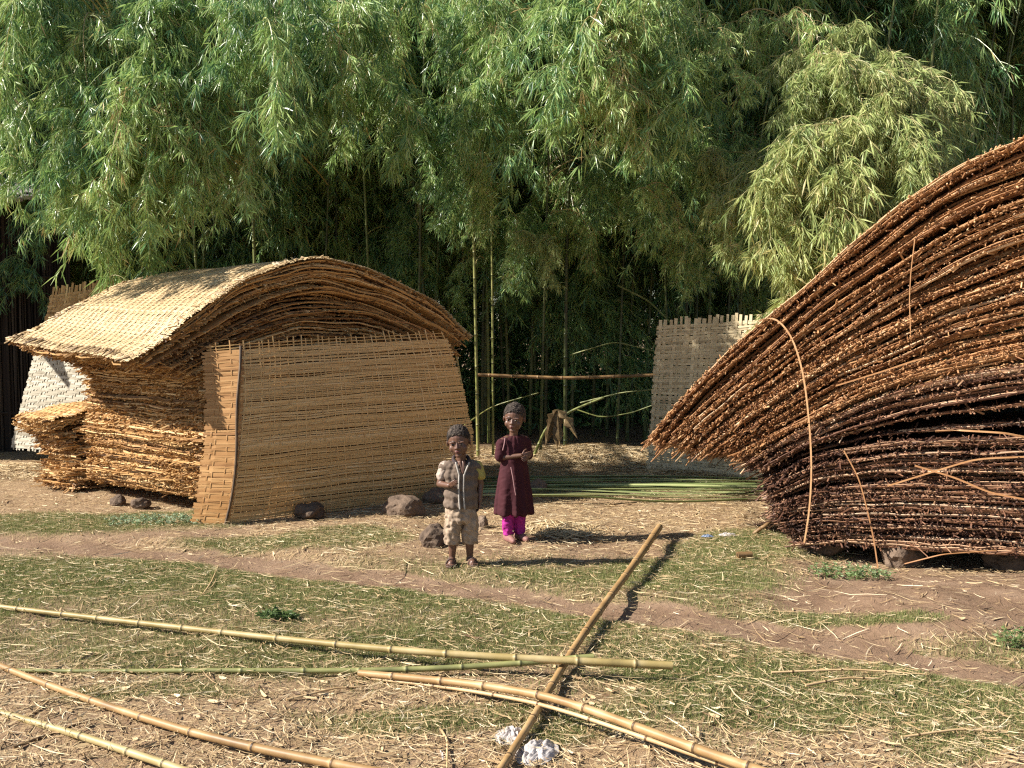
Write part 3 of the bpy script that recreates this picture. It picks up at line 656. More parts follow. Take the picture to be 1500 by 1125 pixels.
# ================================================================== BAMBOO GROVE
def plume_mesh(seed, L, nsec, ntw, nlf, spread, leafl, mat, name, tb=.5):
    rg = np.random.default_rng(seed); mb = MB()
    sp_ = lambda p: np.stack([L*.55*np.sin(p*1.35), .12*L*np.sin(p*3+seed), .18*L*np.sin(p*2.2)-L*.95*p**2.1], -1)
    q = np.linspace(0, 1, 18); tube(mb, sp_(q), np.linspace(.009, .003, 18), .95, 5, False)
    p = rg.uniform(.05, 1, nsec)**.8; st = sp_(p); az = rg.random(nsec)*6.283
    le = rg.uniform(.3, 1, nsec)*spread*(1.1-.45*p); el = rg.normal(.05, .35, nsec)
    d = np.stack([np.cos(az)*np.cos(el)+.25, np.sin(az)*np.cos(el), np.sin(el)], 1)
    qq = np.linspace(0, 1, 6)[None, :, None]
    SB = st[:, None]+d[:, None]*(le[:, None, None]*qq)+np.array([0, 0, -1.])*(le[:, None, None]*qq**2*.95)
    tubes3(mb, SB, np.linspace(.0035, .0014, 6)[None], .9)
    # twigs
    q2 = rg.uniform(.15, 1, (nsec, ntw))[..., None]; tp = st[:, None]+d[:, None]*le[:, None, None]*q2+np.array([0, 0, -1.])*le[:, None, None]*q2**2*.95
    tp = tp.reshape(-1, 3); n = len(tp); taz = rg.random(n)*6.283
    td = unit(np.stack([np.cos(taz)*.55, np.sin(taz)*.55, rg.normal(-.75, .3, n)], 1)+np.repeat(d, ntw, 0)*.25)
    tl = rg.uniform(.06, .22, n)
    tubes3(mb, np.stack([tp, tp+td*tl[:, None]*.5, tp+td*tl[:, None]-np.array([0, 0, .02])], 1), np.array([.0015, .0012, .001])[None], .85)
    f = rg.random((n, nlf)); f[:, 0] = 1
    lp = tp[:, None]+td[:, None]*(tl[:, None]*f)[..., None]
    ld = td[:, None]*.8+rg.normal(0, .45, (n, nlf, 3))+np.array([0, 0, -.45])
    lt = np.clip(tb+rg.normal(0, .13, (n, 1))+rg.normal(0, .12, (n, nlf)), 0, .93)
    dry = rg.random((n, nlf)) < .02; lt = np.where(dry, 1., lt)
    N = n*nlf
    leaves(mb, lp.reshape(-1, 3), ld.reshape(-1, 3), rg.normal(0, 1, (N, 3)), rg.uniform(.65, 1.15, N)*leafl, rg.uniform(.010, .0155, N)*leafl/.14, lt.reshape(-1))
    me = mb.mesh(name); me.materials.append(mat); return me
GREEN = [plume_mesh(40+i, 1.35+.3*(i % 3), 26+4*(i % 3), 7, 7, .50+.10*(i % 2), .158, M['leaf'], 'leafy_branch', .52) for i in range(8)]
PALE = [plume_mesh(70+i, 1.6, 36, 8, 8, .5, .165, M['leaf_pale'], 'leafy_branch', .5) for i in range(3)]
SHADEP = [plume_mesh(90+i, 2.0, 60, 9, 7, .95, .16, M['leaf'], 'leafy_branch', .38) for i in range(4)]  # same leaf material, tint lowered: the grove's shade put into the colour

LIT = [gz(*p) for p in ((770, 668), (810, 662), (850, 660), (890, 660), (930, 662), (960, 672), (800, 678), (850, 682), (900, 684), (940, 690), (710, 655))]+[at(705, 610, 11.4)]
TS = np.array(to_sun)
def plume_hits(o, rz, s, r):
    f = np.array([math.cos(rz), math.sin(rz), 0.]); o = np.array(o, float)
    return any(shades_patch(o+(f*a+np.array([0, 0, b]))*s, r) for a, b in ((.1, 0), (.4, -.1), (.6, -.5), (.7, -1.0), (.7, -1.5)))
def shades_patch(p, r=.75):
    for q in LIT:
        d = p-q; t = d@TS
        if t > 0 and np.linalg.norm(d-TS*t) < r: return True
    return False
class Plant:
    def __init__(s, x, y, h, r, lean=(0, 0), seed=0, tint=.5):
        s.x, s.y, s.h, s.r, s.seed = x, y, h, r, seed
        s.root = empty('bamboo_plant', (x, y, float(height(np.array(x), np.array(y)))-.02))
        q = np.linspace(0, 1, 14)[:, None]; rg = np.random.default_rng(seed)
        s.lean = np.array([lean[0], lean[1], 0.])
        s.P = np.array([x, y, 0.])+np.array([0, 0, h])*q+s.lean*q**2.2+np.array([rg.normal(0, .05), rg.normal(0, .05), 0])*np.sin(q*3)
        cane('culm', s.P, r, r*.35, M['culm'], None, node=.34, seed=seed, parent=s.root, tint=tint, n=7, bore_shade=False)
    def pos(s, z): return np.array([np.interp(z, s.P[:, 2], s.P[:, k]) for k in range(3)])
    def limb(s, me, loc, rz, sc_, name='leafy_branch', tilt=0, stem=True):
        if stem and loc[1] > 9.62 and not (loc[0] < -3.1 and loc[1] < 10.3) and plume_hits(loc, rz, sc_, .36*sc_+.08 if loc[1] < 10.9 else .55*sc_+.15): return
        o = bpy.data.objects.new(name, me); col.objects.link(o); o.parent = s.root
        o.location = Vector(loc)-s.root.location; o.rotation_euler = (tilt, 0, rz); o.scale = (sc_,)*3
        if stem:
            a = s.pos(min(loc[2]-.15, s.h*.97)); b = np.array(loc, float); c = (a+b)/2+np.array([0, 0, .18])
            if np.linalg.norm(a-b) > .12:
                mb = MB(); q = np.linspace(0, 1, 8)[:, None]; tube(mb, a*(1-q)**2+2*c*q*(1-q)+b*q*q, np.linspace(.010, .007, 8), .8, 5)
                mb.build('branch', M['culm'], s.root, loc=s.root.location)
        return o
GRP = 'bamboo plants of the grove'
front = []
# front row: base pixel x at depth; each carries the drooping branches given below
fr = [(-20, 11.6), (70, 12.2), (150, 11.9), (235, 11.6), (300, 12.3), (380, 11.8), (470, 12.4), (545, 11.9), (610, 12.1), (700, 11.45), (722, 11.5), (792, 11.6), (905, 12.4), (985, 12.1), (1075, 12.2), (1160, 11.4), (1250, 11.0), (1330, 11.2), (1420, 12.0), (1500, 12.3)]
for i, (px, D) in enumerate(fr):
    rg = np.random.default_rng(900+i); x = (px-750)/1400*D
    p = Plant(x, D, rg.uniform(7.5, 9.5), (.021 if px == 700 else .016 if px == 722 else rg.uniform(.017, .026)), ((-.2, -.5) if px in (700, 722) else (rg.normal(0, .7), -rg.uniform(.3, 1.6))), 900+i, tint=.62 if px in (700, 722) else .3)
    if px in (700, 722): tag(p.root, 'pale sunlit bamboo stem, %s of the pair rising behind the girl' % ('thicker left one' if px == 700 else 'thinner right one'), 'bamboo')
    elif px == 792: tag(p.root, 'green bamboo stem standing alone just right of the girl', 'bamboo')
    elif px == 1250: tag(p.root, 'bamboo with bright yellow green plume drooping behind the right pile', 'bamboo')
    else:
        where = {-20: 'above the roof of the dark shed', 70: 'just right of the shed roof', 150: 'behind the left end of the left pile', 235: 'behind the left third of the left pile', 300: 'just left of the crest of the left pile', 380: 'straight behind the crest of the left pile', 470: 'just right of the crest of the left pile', 545: 'behind the right slope of the left pile', 610: 'behind the top right corner of the leaning mat', 905: 'behind the middle of the horizontal rail', 985: 'behind the left half of the coarse upright mat', 1075: 'behind the right edge of the coarse upright mat', 1160: 'just left of the bright plume', 1330: 'just right of the bright plume', 1420: 'near the top right, before the bare dark stems', 1500: 'at the right edge above the right pile'}[px]
        tag(p.root, 'front row bamboo with drooping leaves '+where, 'bamboo')
    front.append(p)
# drooping sprays: top pixel, depth, scale, kind
HERO = [
 # pale plume over the right pile
 (1150, 95, 9.6, 1.0, 'p'), (1225, 60, 9.7, .9, 'p'), (1300, 70, 9.6, .9, 'p'), (1290, 120, 9.5, 1.0, 'p'), (1200, 170, 9.3, 1.15, 'p'), (1260, 200, 9.2, 1.2, 'p'), (1180, 250, 9.2, 1.0, 'p'), (1230, 290, 9.2, .95, 'p'), (1290, 200, 9.4, .9, 'p'), (1190, 330, 9.2, .8, 'p'), (1120, 220, 9.8, .8, 'p'),
 (1250, 130, 9.4, 1.1, 'p'), (1090, 50, 10.0, .8, 'g'), (1060, 20, 10.2, .8, 'g'), (1130, 0, 10.2, .8, 'g'),
 # top centre
 (800, -10, 9.7, .9, 'g'), (850, -20, 9.5, 1.1, 'g'), (900, -5, 9.5, 1.1, 'g'), (870, 50, 9.4, 1.05, 'g'), (930, 60, 9.6, 1.0, 'g'), (905, 110, 9.5, .8, 'g'), (960, 40, 9.9, 1.0, 'g'), (790, 20, 9.8, .7, 'g'), (1000, -10, 10.2, .9, 'g'), (970, 140, 10.0, .7, 'g'),
 (940, 270, 10.3, .5, 'g'), (1000, 230, 10.6, .7, 'g'), (1060, 240, 10.4, .75, 'p'), (1075, 190, 10.6, .8, 'g'),
 # centre left
 (700, -20, 10.2, .9, 'g'), (655, 10, 10.3, 1.0, 'g'), (700, 40, 10.3, .6, 'g'), (620, -10, 10.4, 1.0, 'g'), (560, 190, 9.9, 1.0, 'g'), (540, 215, 9.8, 1.0, 'g'), (575, 260, 9.8, .8, 'g'), (665, 220, 10.4, .8, 'g'), (650, 180, 10.6, .9, 'g'), (560, 90, 10.4, 1.0, 'g'), (500, 110, 10.3, 1.0, 'g'), (520, 160, 10.0, .9, 'g'),
 (430, -20, 9.7, 1.1, 'g'), (470, -10, 9.8, 1.0, 'g'), (400, 20, 9.7, .9, 'g'), (440, 60, 9.7, 1.0, 'g'), (395, 90, 9.8, .7, 'g'), (520, -20, 10.2, 1.0, 'g'), (490, 40, 10.0, .9, 'g'),
 (330, 210, 10.0, .8, 'g'), (350, 260, 10.0, .8, 'g'), (310, 260, 9.9, .8, 'g'), (380, 230, 10.3, .8, 'g'), (440, 180, 10.2, .9, 'g'), (460, 250, 10.3, .8, 'g'), (330, 300, 10.0, .6, 'g'), (400, 290, 10.3, .7, 'g'),
 # left mass
 (230, 60, 10.0, 1.0, 'g'), (260, 100, 9.9, 1.0, 'g'), (280, 0, 10.1, 1.0, 'g'), (320, -20, 10.2, 1.0, 'g'), (320, 60, 10.2, .9, 'g'), (250, 150, 9.8, 1.0, 'g'), (210, 200, 9.8, 1.0, 'g'), (180, 130, 9.9, 1.0, 'g'), (150, 180, 9.9, 1.0, 'g'), (130, 60, 10.1, 1.1, 'g'), (140, 30, 10.1, .9, 'g'), (170, 240, 9.8, 1.0, 'g'), (220, 260, 9.8, 1.0, 'g'), (270, 240, 9.9, .9, 'g'),
 (60, -70, 10.2, .9, 'g'), (10, -110, 10.2, .9, 'g'), (150, 110, 10.1, .9, 'g'), (130, 240, 9.9, .8, 'g'), (100, 210, 10., .8, 'g'), (95, -60, 10.3, .9, 'g'), (180, 0, 10.2, 1.0, 'g'), (130, -20, 10.2, 1.0, 'g'), (240, -20, 10.2, 1.0, 'g'), (375, 140, 10.2, .8, 'g'),
 # thin, dim ones under the centre
 (745, 150, 11.0, .7, 'g'), (765, 330, 10.9, .45, 'p'), (830, 300, 11.2, .6, 'g'), (740, 240, 11.1, .6, 'g'), (880, 250, 11.3, .7, 'g'), (1090, 330, 11.0, .6, 'g'),
]
LEAN = {'g': 'leafy_branch', 'p': 'leafy_branch'}
HERO += [(1150, 300, 9.5, .75, 'p'), (1175, 350, 9.4, .7, 'p'), (1210, 320, 9.2, .8, 'p'), (1260, 280, 9.2, .8, 'p')]
# dim sprays hanging low inside, under the canopy
rh = np.random.default_rng(88)
for k in range(26): HERO.append((rh.uniform(560, 1130), rh.uniform(190, 400), rh.uniform(11.3, 12.6), rh.uniform(.5, .8), 'g'))
for k in range(10): HERO.append((rh.uniform(100, 1100), rh.uniform(-40, 200), rh.uniform(9.9, 10.9), rh.uniform(.6, .9), 'g'))
for k in range(12): HERO.append((rh.uniform(140, 540), rh.uniform(200, 330), rh.uniform(10.2, 10.9), rh.uniform(.5, .8), 'g'))
for i, (px, py, D, s, kd) in enumerate(HERO):
    if 480 < px < 700 and py > 100: D += .75
    if kd == 'g' and px < 300 and py > 140: py -= 40
    if kd == 'g' and px < 430 and D < 10.6 and py < 190: D -= .75+(.1 if px < 200 else 0)
    for c_ in range(2):
        rg = np.random.default_rng(2000+i*7+c_); loc = at(px+rg.normal(0, 22), py+rg.normal(0, 18), D+np.clip(rg.normal(0, .22), -.35, .3))
        if c_ and i % 3 == 0 and kd == 'g': continue
        p = min(front, key=lambda q: abs((q.x+q.lean[0]*.4)-loc[0])*1.+abs(q.y-D)*.2+ (5 if (kd == 'p' and px > 1050 and abs(q.y-11.0) > .01) else 0))
        me = (PALE if kd == 'p' else GREEN)[rg.integers(0, 3 if kd == 'p' else 8)]
        rz = -math.pi/2+rg.normal(0, 1.0); sc_ = s*rg.uniform(.7, .98)
        off = np.array([math.cos(rz), math.sin(rz)])*.45*sc_
        p.limb(me, (loc[0]-off[0]*.6, loc[1]-off[1]*.6, loc[2]-.02), rz, sc_)
# prototypes for the deep grove, then copies
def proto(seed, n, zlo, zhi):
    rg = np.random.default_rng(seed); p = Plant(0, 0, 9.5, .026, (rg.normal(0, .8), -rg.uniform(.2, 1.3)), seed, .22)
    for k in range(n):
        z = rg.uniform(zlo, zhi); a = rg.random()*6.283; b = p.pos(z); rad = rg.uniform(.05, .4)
        p.limb(SHADEP[k % 4], (b[0]+math.cos(a)*rad, b[1]+math.sin(a)*rad, z+.1), a, rg.uniform(.8, 1.15), stem=False)
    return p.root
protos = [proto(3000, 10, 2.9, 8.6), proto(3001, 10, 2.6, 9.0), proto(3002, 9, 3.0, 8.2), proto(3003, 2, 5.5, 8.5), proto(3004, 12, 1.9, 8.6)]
def copy_tree(root, loc, rz, s):
    r = root.copy(); col.objects.link(r); r.location = loc; r.rotation_euler = (0, 0, rz); r.scale = (s, s, s)
    for ch in list(root.children):
        if ch.name.startswith('leafy'):
            L = ch.location; p = np.array([loc[0]+s*(L.x*math.cos(rz)-L.y*math.sin(rz)), loc[1]+s*(L.x*math.sin(rz)+L.y*math.cos(rz)), L.z*s])
            if plume_hits(p, rz+ch.rotation_euler.z, s*ch.scale.x, .6): continue
        c = ch.copy(); col.objects.link(c); c.parent = r
    return r
spots = []
rg = np.random.default_rng(77)
def add_row(D0, D1, px0, px1, n, ids):
    for k in range(n):
        D = rg.uniform(D0, D1); px = px0+(px1-px0)*(k+rg.random())/n; spots.append(((px-750)/1400*D, D, ids[rg.integers(0, len(ids))], rg.uniform(.85, 1.2)))
add_row(12.6, 13.6, -420, 1270, 20, [0, 1, 2, 3])
add_row(13.8, 15.2, -300, 1260, 18, [0, 1, 2, 4])
add_row(15.5, 17.5, -200, 1240, 18, [0, 1, 4])
add_row(18.0, 20.5, -150, 1250, 18, [0, 1, 4])
add_row(21.5, 24.5, -150, 1250, 15, [4])
add_row(12.6, 14.5, 1300, 1700, 14, [3])
add_row(14.5, 18, 1290, 1700, 18, [3])
add_row(20, 23, 1290, 1650, 6, [4])
add_row(24, 28, 1290, 1650, 8, [4])
add_row(11.9, 14.0, 620, 1380, 26, [3])
first = set()
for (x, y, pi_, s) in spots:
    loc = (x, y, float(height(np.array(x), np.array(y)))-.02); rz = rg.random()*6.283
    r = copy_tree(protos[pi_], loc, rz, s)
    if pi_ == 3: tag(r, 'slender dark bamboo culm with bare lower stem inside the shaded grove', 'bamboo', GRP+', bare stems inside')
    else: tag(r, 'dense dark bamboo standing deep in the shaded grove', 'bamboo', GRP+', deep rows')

for r in protos:
    for ch in list(r.children): bpy.data.objects.remove(ch)
    bpy.data.objects.remove(r)
# undergrowth far inside: low leaf mass
mb = MB(); n = 60000
rgu = np.random.default_rng(5); yy = rgu.uniform(14.5, 26, n); xx = (rgu.random(n)*2-1)*(yy*.62); zz = rgu.random(n)**1.3*(1.2+2.2*fbm(xx*.5, yy*.5, 2, 55))
leaves(mb, np.stack([xx, yy, zz], 1), rgu.normal(0, 1, (n, 3))+np.array([0, 0, -.4]), rgu.normal(0, 1, (n, 3)), rgu.uniform(.16, .34, n), rgu.uniform(.03, .07, n), np.clip(rgu.normal(.3, .12, n), 0, 1))
tag(mb.build('undergrowth', M['leaf']), 'dark low undergrowth deep between the bamboo stems', 'undergrowth', kind='stuff')

# rails and fallen canes in front of the grove
cane('rail', [at(700, 549, 11.3), at(830, 554, 11.2), at(965, 549, 11.1)], .021, .019, M['pole_tan'], 'horizontal tan bamboo rail crossing between the stems behind the girl', 'rail', seed=21, tint=.3)
cane('fallen_cane', [gz(782, 668, .05)*1.0, at(800, 625, 11.2), at(840, 600, 11.15), at(885, 582, 11.1)], .018, .014, M['culm'], 'greenish cane slanting up behind the straw patch', 'cane', seed=22, tint=.45)
cane('fallen_cane', [at(835, 520, 11.6), at(900, 500, 11.4), at(965, 516, 11.2)], .008, .006, M['culm'], 'thin grey cane arching left of the upright mat', 'cane', seed=23, tint=.45)
cane('fallen_cane', [at(850, 590, 11.5), at(910, 575, 11.3), at(960, 570, 11.1)], .009, .007, M['culm'], 'thin cane running into the upright mat at half its height', 'cane', seed=24, tint=.45)
cane('fallen_cane', [at(845, 600, 11.3), at(880, 612, 11.2), at(925, 605, 11.1), at(960, 592, 11.0)], .008, .006, M['culm'], 'thin sagging cane low beside the upright mat', 'cane', seed=25, tint=.45)
cane('fallen_cane', [at(905, 418, 11.8), at(950, 440, 11.6), at(990, 480, 11.3), at(1010, 500, 11.2)], .012, .008, M['culm'], 'bent brown cane leaning down to the top of the upright mat', 'cane', seed=26, tint=.45)
cane('fallen_cane', [gz(693, 700, .02), at(690, 640, 9.6), at(678, 575, 9.5), at(667, 515, 9.45)], .017, .013, M['culm'], 'yellow green cane propped at the right edge of the leaning mat', 'cane', seed=27, tint=.85)
cane('fallen_cane', [at(655, 640, 12.5), at(720, 595, 11.7), at(790, 575, 11.5)], .008, .006, M['culm'], 'thin slanting twig crossing behind the pair of pale stems', 'cane', seed=28, tint=.45)
# dry sheath leaves
mb = MB(); c = at(822, 615, 11.0)
for k in range(5):
    rg = np.random.default_rng(60+k); q = np.linspace(0, 1, 8); a = rg.uniform(-.9, .7); L = rg.uniform(.3, .5)
    base = c+np.array([-.05, 0, .12]); P = base+np.stack([np.sin(a)*L*q, -.1*q, -L*np.cos(a)*q+.05*np.sin(q*3)], 1)
    W = .05*(1+.5*np.sin(q*17+k))*np.sin(np.clip(q*3+.14, 0, math.pi)); S = np.array([math.cos(a), .4, math.sin(a)])
    g_ = np.stack([P-S*W[:, None], P+np.array([0, -.02, 0]), P+S*W[:, None]], 1); grid(mb, g_, .05+.1*k)
    grid(mb, g_+np.array([0, .003, 0]), .3+.15*k, True)
tag(mb.build('dry_sheath', M['dryleaf'], loc=tuple(c)), 'torn brown dry leaf sheath hanging low among the stems behind the girl', 'dry leaf')

# ================================================================== SHED
shed = empty('shed', tuple(gz(20, 655))); tag(shed, 'dark cane walled shed with grey roof edge at the left edge', 'shed')
A0 = np.array([-9.6, 10.6]); A1 = gz(104, 652)[:2]; A1 = np.array([at(104, 600, 12.2)[0], 12.2]); dw = unit(A1-A0); Lw = np.linalg.norm(A1-A0); nw = np.array([dw[1], -dw[0]])
mb = MB(); n = 230; s_ = np.linspace(0, Lw, n)+rng.normal(0, .005, n); hh = 2.95+rng.normal(0, .03, n)
b0 = np.stack([A0[0]+dw[0]*s_, A0[1]+dw[1]*s_, np.full(n, 0.)], 1)+np.append(nw, 0)*rng.normal(0, .012, n)[:, None]
t0 = b0+np.array([0, 0, 1])*hh[:, None]+np.stack([rng.normal(0, .02, n), rng.normal(0, .01, n), 0*s_], 1)
boxes(mb, b0, t0, np.append(dw, 0), rng.uniform(.014, .028, n), .018, np.clip(rng.normal(.45, .25, n), 0, 1))
back = np.stack([b0[[0, -1]]+np.append(-nw, 0)*.04, t0[[0, -1]]*1.0+np.append(-nw, 0)*.04], 1); grid(mb, back, .05)
for z_ in (.5, 1.35, 2.2, 2.8):
    p = np.stack([b0[::20, 0]+nw[0]*.03, b0[::20, 1]+nw[1]*.03, np.full(len(b0[::20]), z_)+rng.normal(0, .01, len(b0[::20]))], 1); tube(mb, p, .016, .6, 6)
mb.build('wall', M['shed_wall'], shed, loc=shed.location)
mb = MB()
e0 = at(-260, 318, 10.2); e1 = at(64, 288, 11.9); k0 = e0+np.array([-1.2, 2.2, .75]); k1 = e1+np.array([-1.6, 1.8, .75])
N = 60; q = np.linspace(0, 1, N)[:, None]
E = e0+(e1-e0)*q+np.array([0, 0, 1])*rng.normal(0, .008, (N, 1)); K = k0+(k1-k0)*q
boxes(mb, E, K, unit(e1-e0), np.linalg.norm(e1-e0)/N*1.1, .05, np.clip(rng.normal(.6, .2, N), 0, 1))
boxes(mb, E+np.array([0, 0, .05])+(K-E)*.02, K+np.array([0, 0, .05]), unit(e1-e0), .03, .02, np.clip(rng.normal(.8, .2, N), 0, 1))
mb.build('roof', M['roof'], shed, loc=shed.location)

# ================================================================== STONES, TRASH, WEEDS
def rock(px, py, w, h, label, seed, z0=None, tint=.5, dep=.8, name='stone', P=None):
    c = gz(px, py) if P is None else np.array(P)
    bm = bmesh.new(); bmesh.ops.create_icosphere(bm, subdivisions=4, radius=1)
    for v in bm.verts:
        co = v.co; d = mnoise.fractal(co*.9+Vector((seed*3.1, 0, 0)), 1.1, 2.1, 4)*.30+(mnoise.voronoi(co*1.6+Vector((seed, 3, 1)))[0][0]-.4)*.22
        co *= 1+d; v.co = Vector((co.x*w/2, co.y*w/2*dep, co.z*h*.62+h*.32))
    me = bpy.data.meshes.new(name); bm.to_mesh(me); bm.free(); me.materials.append(M['stone'])
    for p in me.polygons: p.use_smooth = False
    a = me.attributes.new('tint', 'FLOAT', 'POINT'); a.data.foreach_set('value', np.full(len(me.vertices), tint, np.float32))
    o = bpy.data.objects.new(name, me); col.objects.link(o); o.location = (c[0], c[1], (height(c[0], c[1]) if z0 is None else z0)); o.rotation_euler = (0, 0, seed)
    return tag(o, label, 'stone')
rock(637, 797, .24, .15, 'rough brown stone on the ground left of the boy', 1, tint=.3)
rock(455, 758, .30, .12, 'dark stone in shade at the foot of the leaning mat, left one', 2, tint=.2)
rock(590, 756, .32, .18, 'large grey stone in shade at the foot of the leaning mat', 3, tint=.4)
rock(640, 735, .28, .13, 'grey stone in shade directly behind the boy', 4, tint=.4)
rock(706, 771, .13, .10, 'small pale stone in shade between the boy and the girl', 5, tint=.6)
rock(787, 722, .20, .14, 'grey stone just right of the girl by the green strips', 6, tint=.5)
rock(0, 0, .30, .20, 'brown stone propping the right pile, fully in view beneath it', 7, P=(2.70, 6.56, -.05), tint=.45)
rock(0, 0, .42, .20, 'dark stone under the left corner of the right pile', 8, P=(2.28, 6.95, -.04), tint=.3)
rock(0, 0, .40, .22, 'dark stone under the right pile near the right edge', 9, P=(3.40, 6.36, -.05), tint=.3)
rock(208, 744, .16, .09, 'small stone under the left pile by the pale weeds', 10, tint=.4)
rock(172, 740, .15, .09, 'small dark stone under the far left side of the left pile', 12, tint=.3)
rock(0, 0, .5, .15, 'flat stone hidden under the left pile behind the leaning mat', 13, P=(-1.3, 9.2, 0), tint=.3)

def weeds(c, rad, n, label, tint, seed, ll=.05, hmax=.10):
    rg = np.random.default_rng(seed); mb = MB(); a = rg.random(n)*6.283; r = rad*np.sqrt(rg.random(n)); P = np.stack([c[0]+np.cos(a)*r*1.6, c[1]+np.sin(a)*r*.7], 1)
    z = height(P[:, 0], P[:, 1]); st = np.stack([P[:, 0], P[:, 1], z], 1); tp = st+np.stack([rg.normal(0, .02, n), rg.normal(0, .02, n), rg.uniform(.3, 1, n)*hmax], 1)
    tubes3(mb, np.stack([st, (st+tp)/2, tp], 1), np.array([.0015, .0013, .001])[None], .5)
    m = 7; f = rg.uniform(.3, 1, (n, m))[..., None]; lp = st[:, None]*(1-f)+tp[:, None]*f
    ld = rg.normal(0, 1, (n, m, 3)); ld[..., 2] = np.abs(ld[..., 2])*.4
    leaves(mb, lp.reshape(-1, 3), ld.reshape(-1, 3), rg.normal(0, 1, (n*m, 3)), rg.uniform(.5, 1, n*m)*ll, rg.uniform(.4, .6, n*m)*ll*.6, np.clip(rg.normal(tint, .15, n*m), 0, 1), .05)
    return tag(mb.build('weeds', M['weed'], loc=(c[0], c[1], 0)), label, 'weeds')
weeds(gz(1245, 842), .17, 90, 'clump of bright green weeds at the left foot of the right pile', .6, 1, .035, .09)
weeds(gz(235, 766), .28, 150, 'pale silvery green weeds along the foot of the left pile', .95, 2, .035, .06)
weeds(gz(405, 915), .06, 40, 'small tuft of dark green leaves beside the long yellow pole', .3, 3, .05, .05)
weeds(gz(1497, 950), .07, 30, 'small green plant on the bare soil at the right edge', .5, 4, .04, .12)

def cloth_mat(name, c, rough=.5, trans=.3, nsc=12, var=.15, spec=.3):
    m, nt, o = new_mat(name); n = noise(nt, nsc, 5, .7, coords(nt))
    d = tuple(x*(1-var*2.2) for x in c); b = ramp(nt, n, [(.3, d), (.6, c)])
    n2 = noise(nt, 260, 2, .5, coords(nt))
    principled(nt, o, b, rough, spec, n2, .25, trans, dist=.002); return m
M['plastic'] = cloth_mat('plastic_bag', (.80, .74, .70), .3, .5, 60, .10, .5)
M['blue'] = cloth_mat('blue_scrap', (.22, .27, .38), .4, .1)
def crumple(name, c, sx, sy, h, seed, mat, label, rz=0):
    N = 26; a = np.linspace(-1, 1, N); X, Y = np.meshgrid(a, a, indexing='ij'); r = np.sqrt(X**2+Y**2)
    e = np.clip(1-r**3, 0, 1); edge = 1+.35*(fbm(np.arctan2(Y, X)*1.6+4, r*0+seed, 2, seed)-.5)
    Z = h*e*(.3+1.6*np.abs(fbm(X*1.6+seed, Y*1.6, 2, seed)-.5)+.9*np.abs(fbm(X*4+seed, Y*4, 2, seed+4)-.5))
    k = np.maximum(np.abs(X), np.abs(Y))/np.maximum(r, 1e-6)
    x = X*k*sx*edge; y = Y*k*sy*edge; ca, sa = math.cos(rz), math.sin(rz)
    V = np.stack([c[0]+x*ca-y*sa, c[1]+x*sa+y*ca, c[2]+.006+Z], -1); mb = MB(); grid(mb, V, .5); grid(mb, V-np.array([0, 0, .001]), .5, True)
    return tag(mb.build(name, mat, loc=tuple(c)), label, 'litter')
crumple('plastic_bag', gz(750, 1080), .08, .07, .035, 3, M['plastic'], 'crumpled translucent plastic bag under the diagonal pole at the bottom', .4)
crumple('plastic_bag', gz(786, 1105), .075, .12, .04, 9, M['plastic'], 'crumpled whitish plastic bag right of the diagonal pole at the bottom edge', -.5)
crumple('plastic_scrap', gz(1066, 785), .07, .04, .025, 5, M['plastic'], 'small white plastic scrap on the ground left of the right pile')
crumple('plastic_scrap', gz(1036, 787), .05, .02, .02, 6, M['blue'], 'bluish plastic scrap on the ground left of the white scrap')
crumple('plastic_scrap', gz(30, 884), .03, .03, .02, 7, M['blue'], 'tiny blue scrap on the grass by the left edge')
crumple('plastic_scrap', gz(648, 1105), .012, .06, .01, 8, M['plastic'], 'narrow white scrap in the straw at the bottom centre', .1)
cane('cane_stub', [gz(1080, 813, .02), gz(1101, 812, .02)], .022, .021, M['pole_tan'], 'short brown cut cane stub on the grass left of the right pile', 'cane stub', seed=31, tint=.35)
cane('bent_stick', [gz(1104, 782, .01), gz(1112, 775, .05), gz(1126, 768, .10), gz(1136, 752, .14)], .016, .010, M['pole_tan'], 'bent brown stick standing against the left side of the right pile', 'stick', seed=32, tint=.25, bore_shade=False)
for k, (a, b, r_, lab) in enumerate([((282, 892), (320, 828), .005, 'thin pale stick lying on the grass above the long yellow pole'), ((1130, 985), (1360, 988), .006, 'long thin pale stick on the grass at the lower right'), ((640, 1060), (655, 1125), .006, 'pale stick lying at the bottom centre'), ((1320, 1080), (1480, 1072), .006, 'thin straight stick near the lower right corner'), ((0, 1082), (90, 1010), .007, 'flat pale stick near the bottom left corner'), ((420, 1025), (540, 1005), .006, 'pale stick between the tan poles'), ((1180, 1004), (1290, 994), .007, 'short pale stick crossing the long thin one'), ((600, 822), (560, 845), .004, 'short thin stick on the path left of the boy'), ((20, 1095), (150, 1052), .007, 'dark stick in the bottom left corner')]):
    p0, p1 = gz(*a, .012), gz(*b, .02); mid = (p0+p1)/2+np.array([.02, .03, .01])
    cane('stick', [p0, mid, p1], r_, r_*.6, M['pole_tan'], lab, 'stick', node=.2, seed=40+k, tint=.2 if 'dark' in lab else .9, n=5, bore_shade=False)

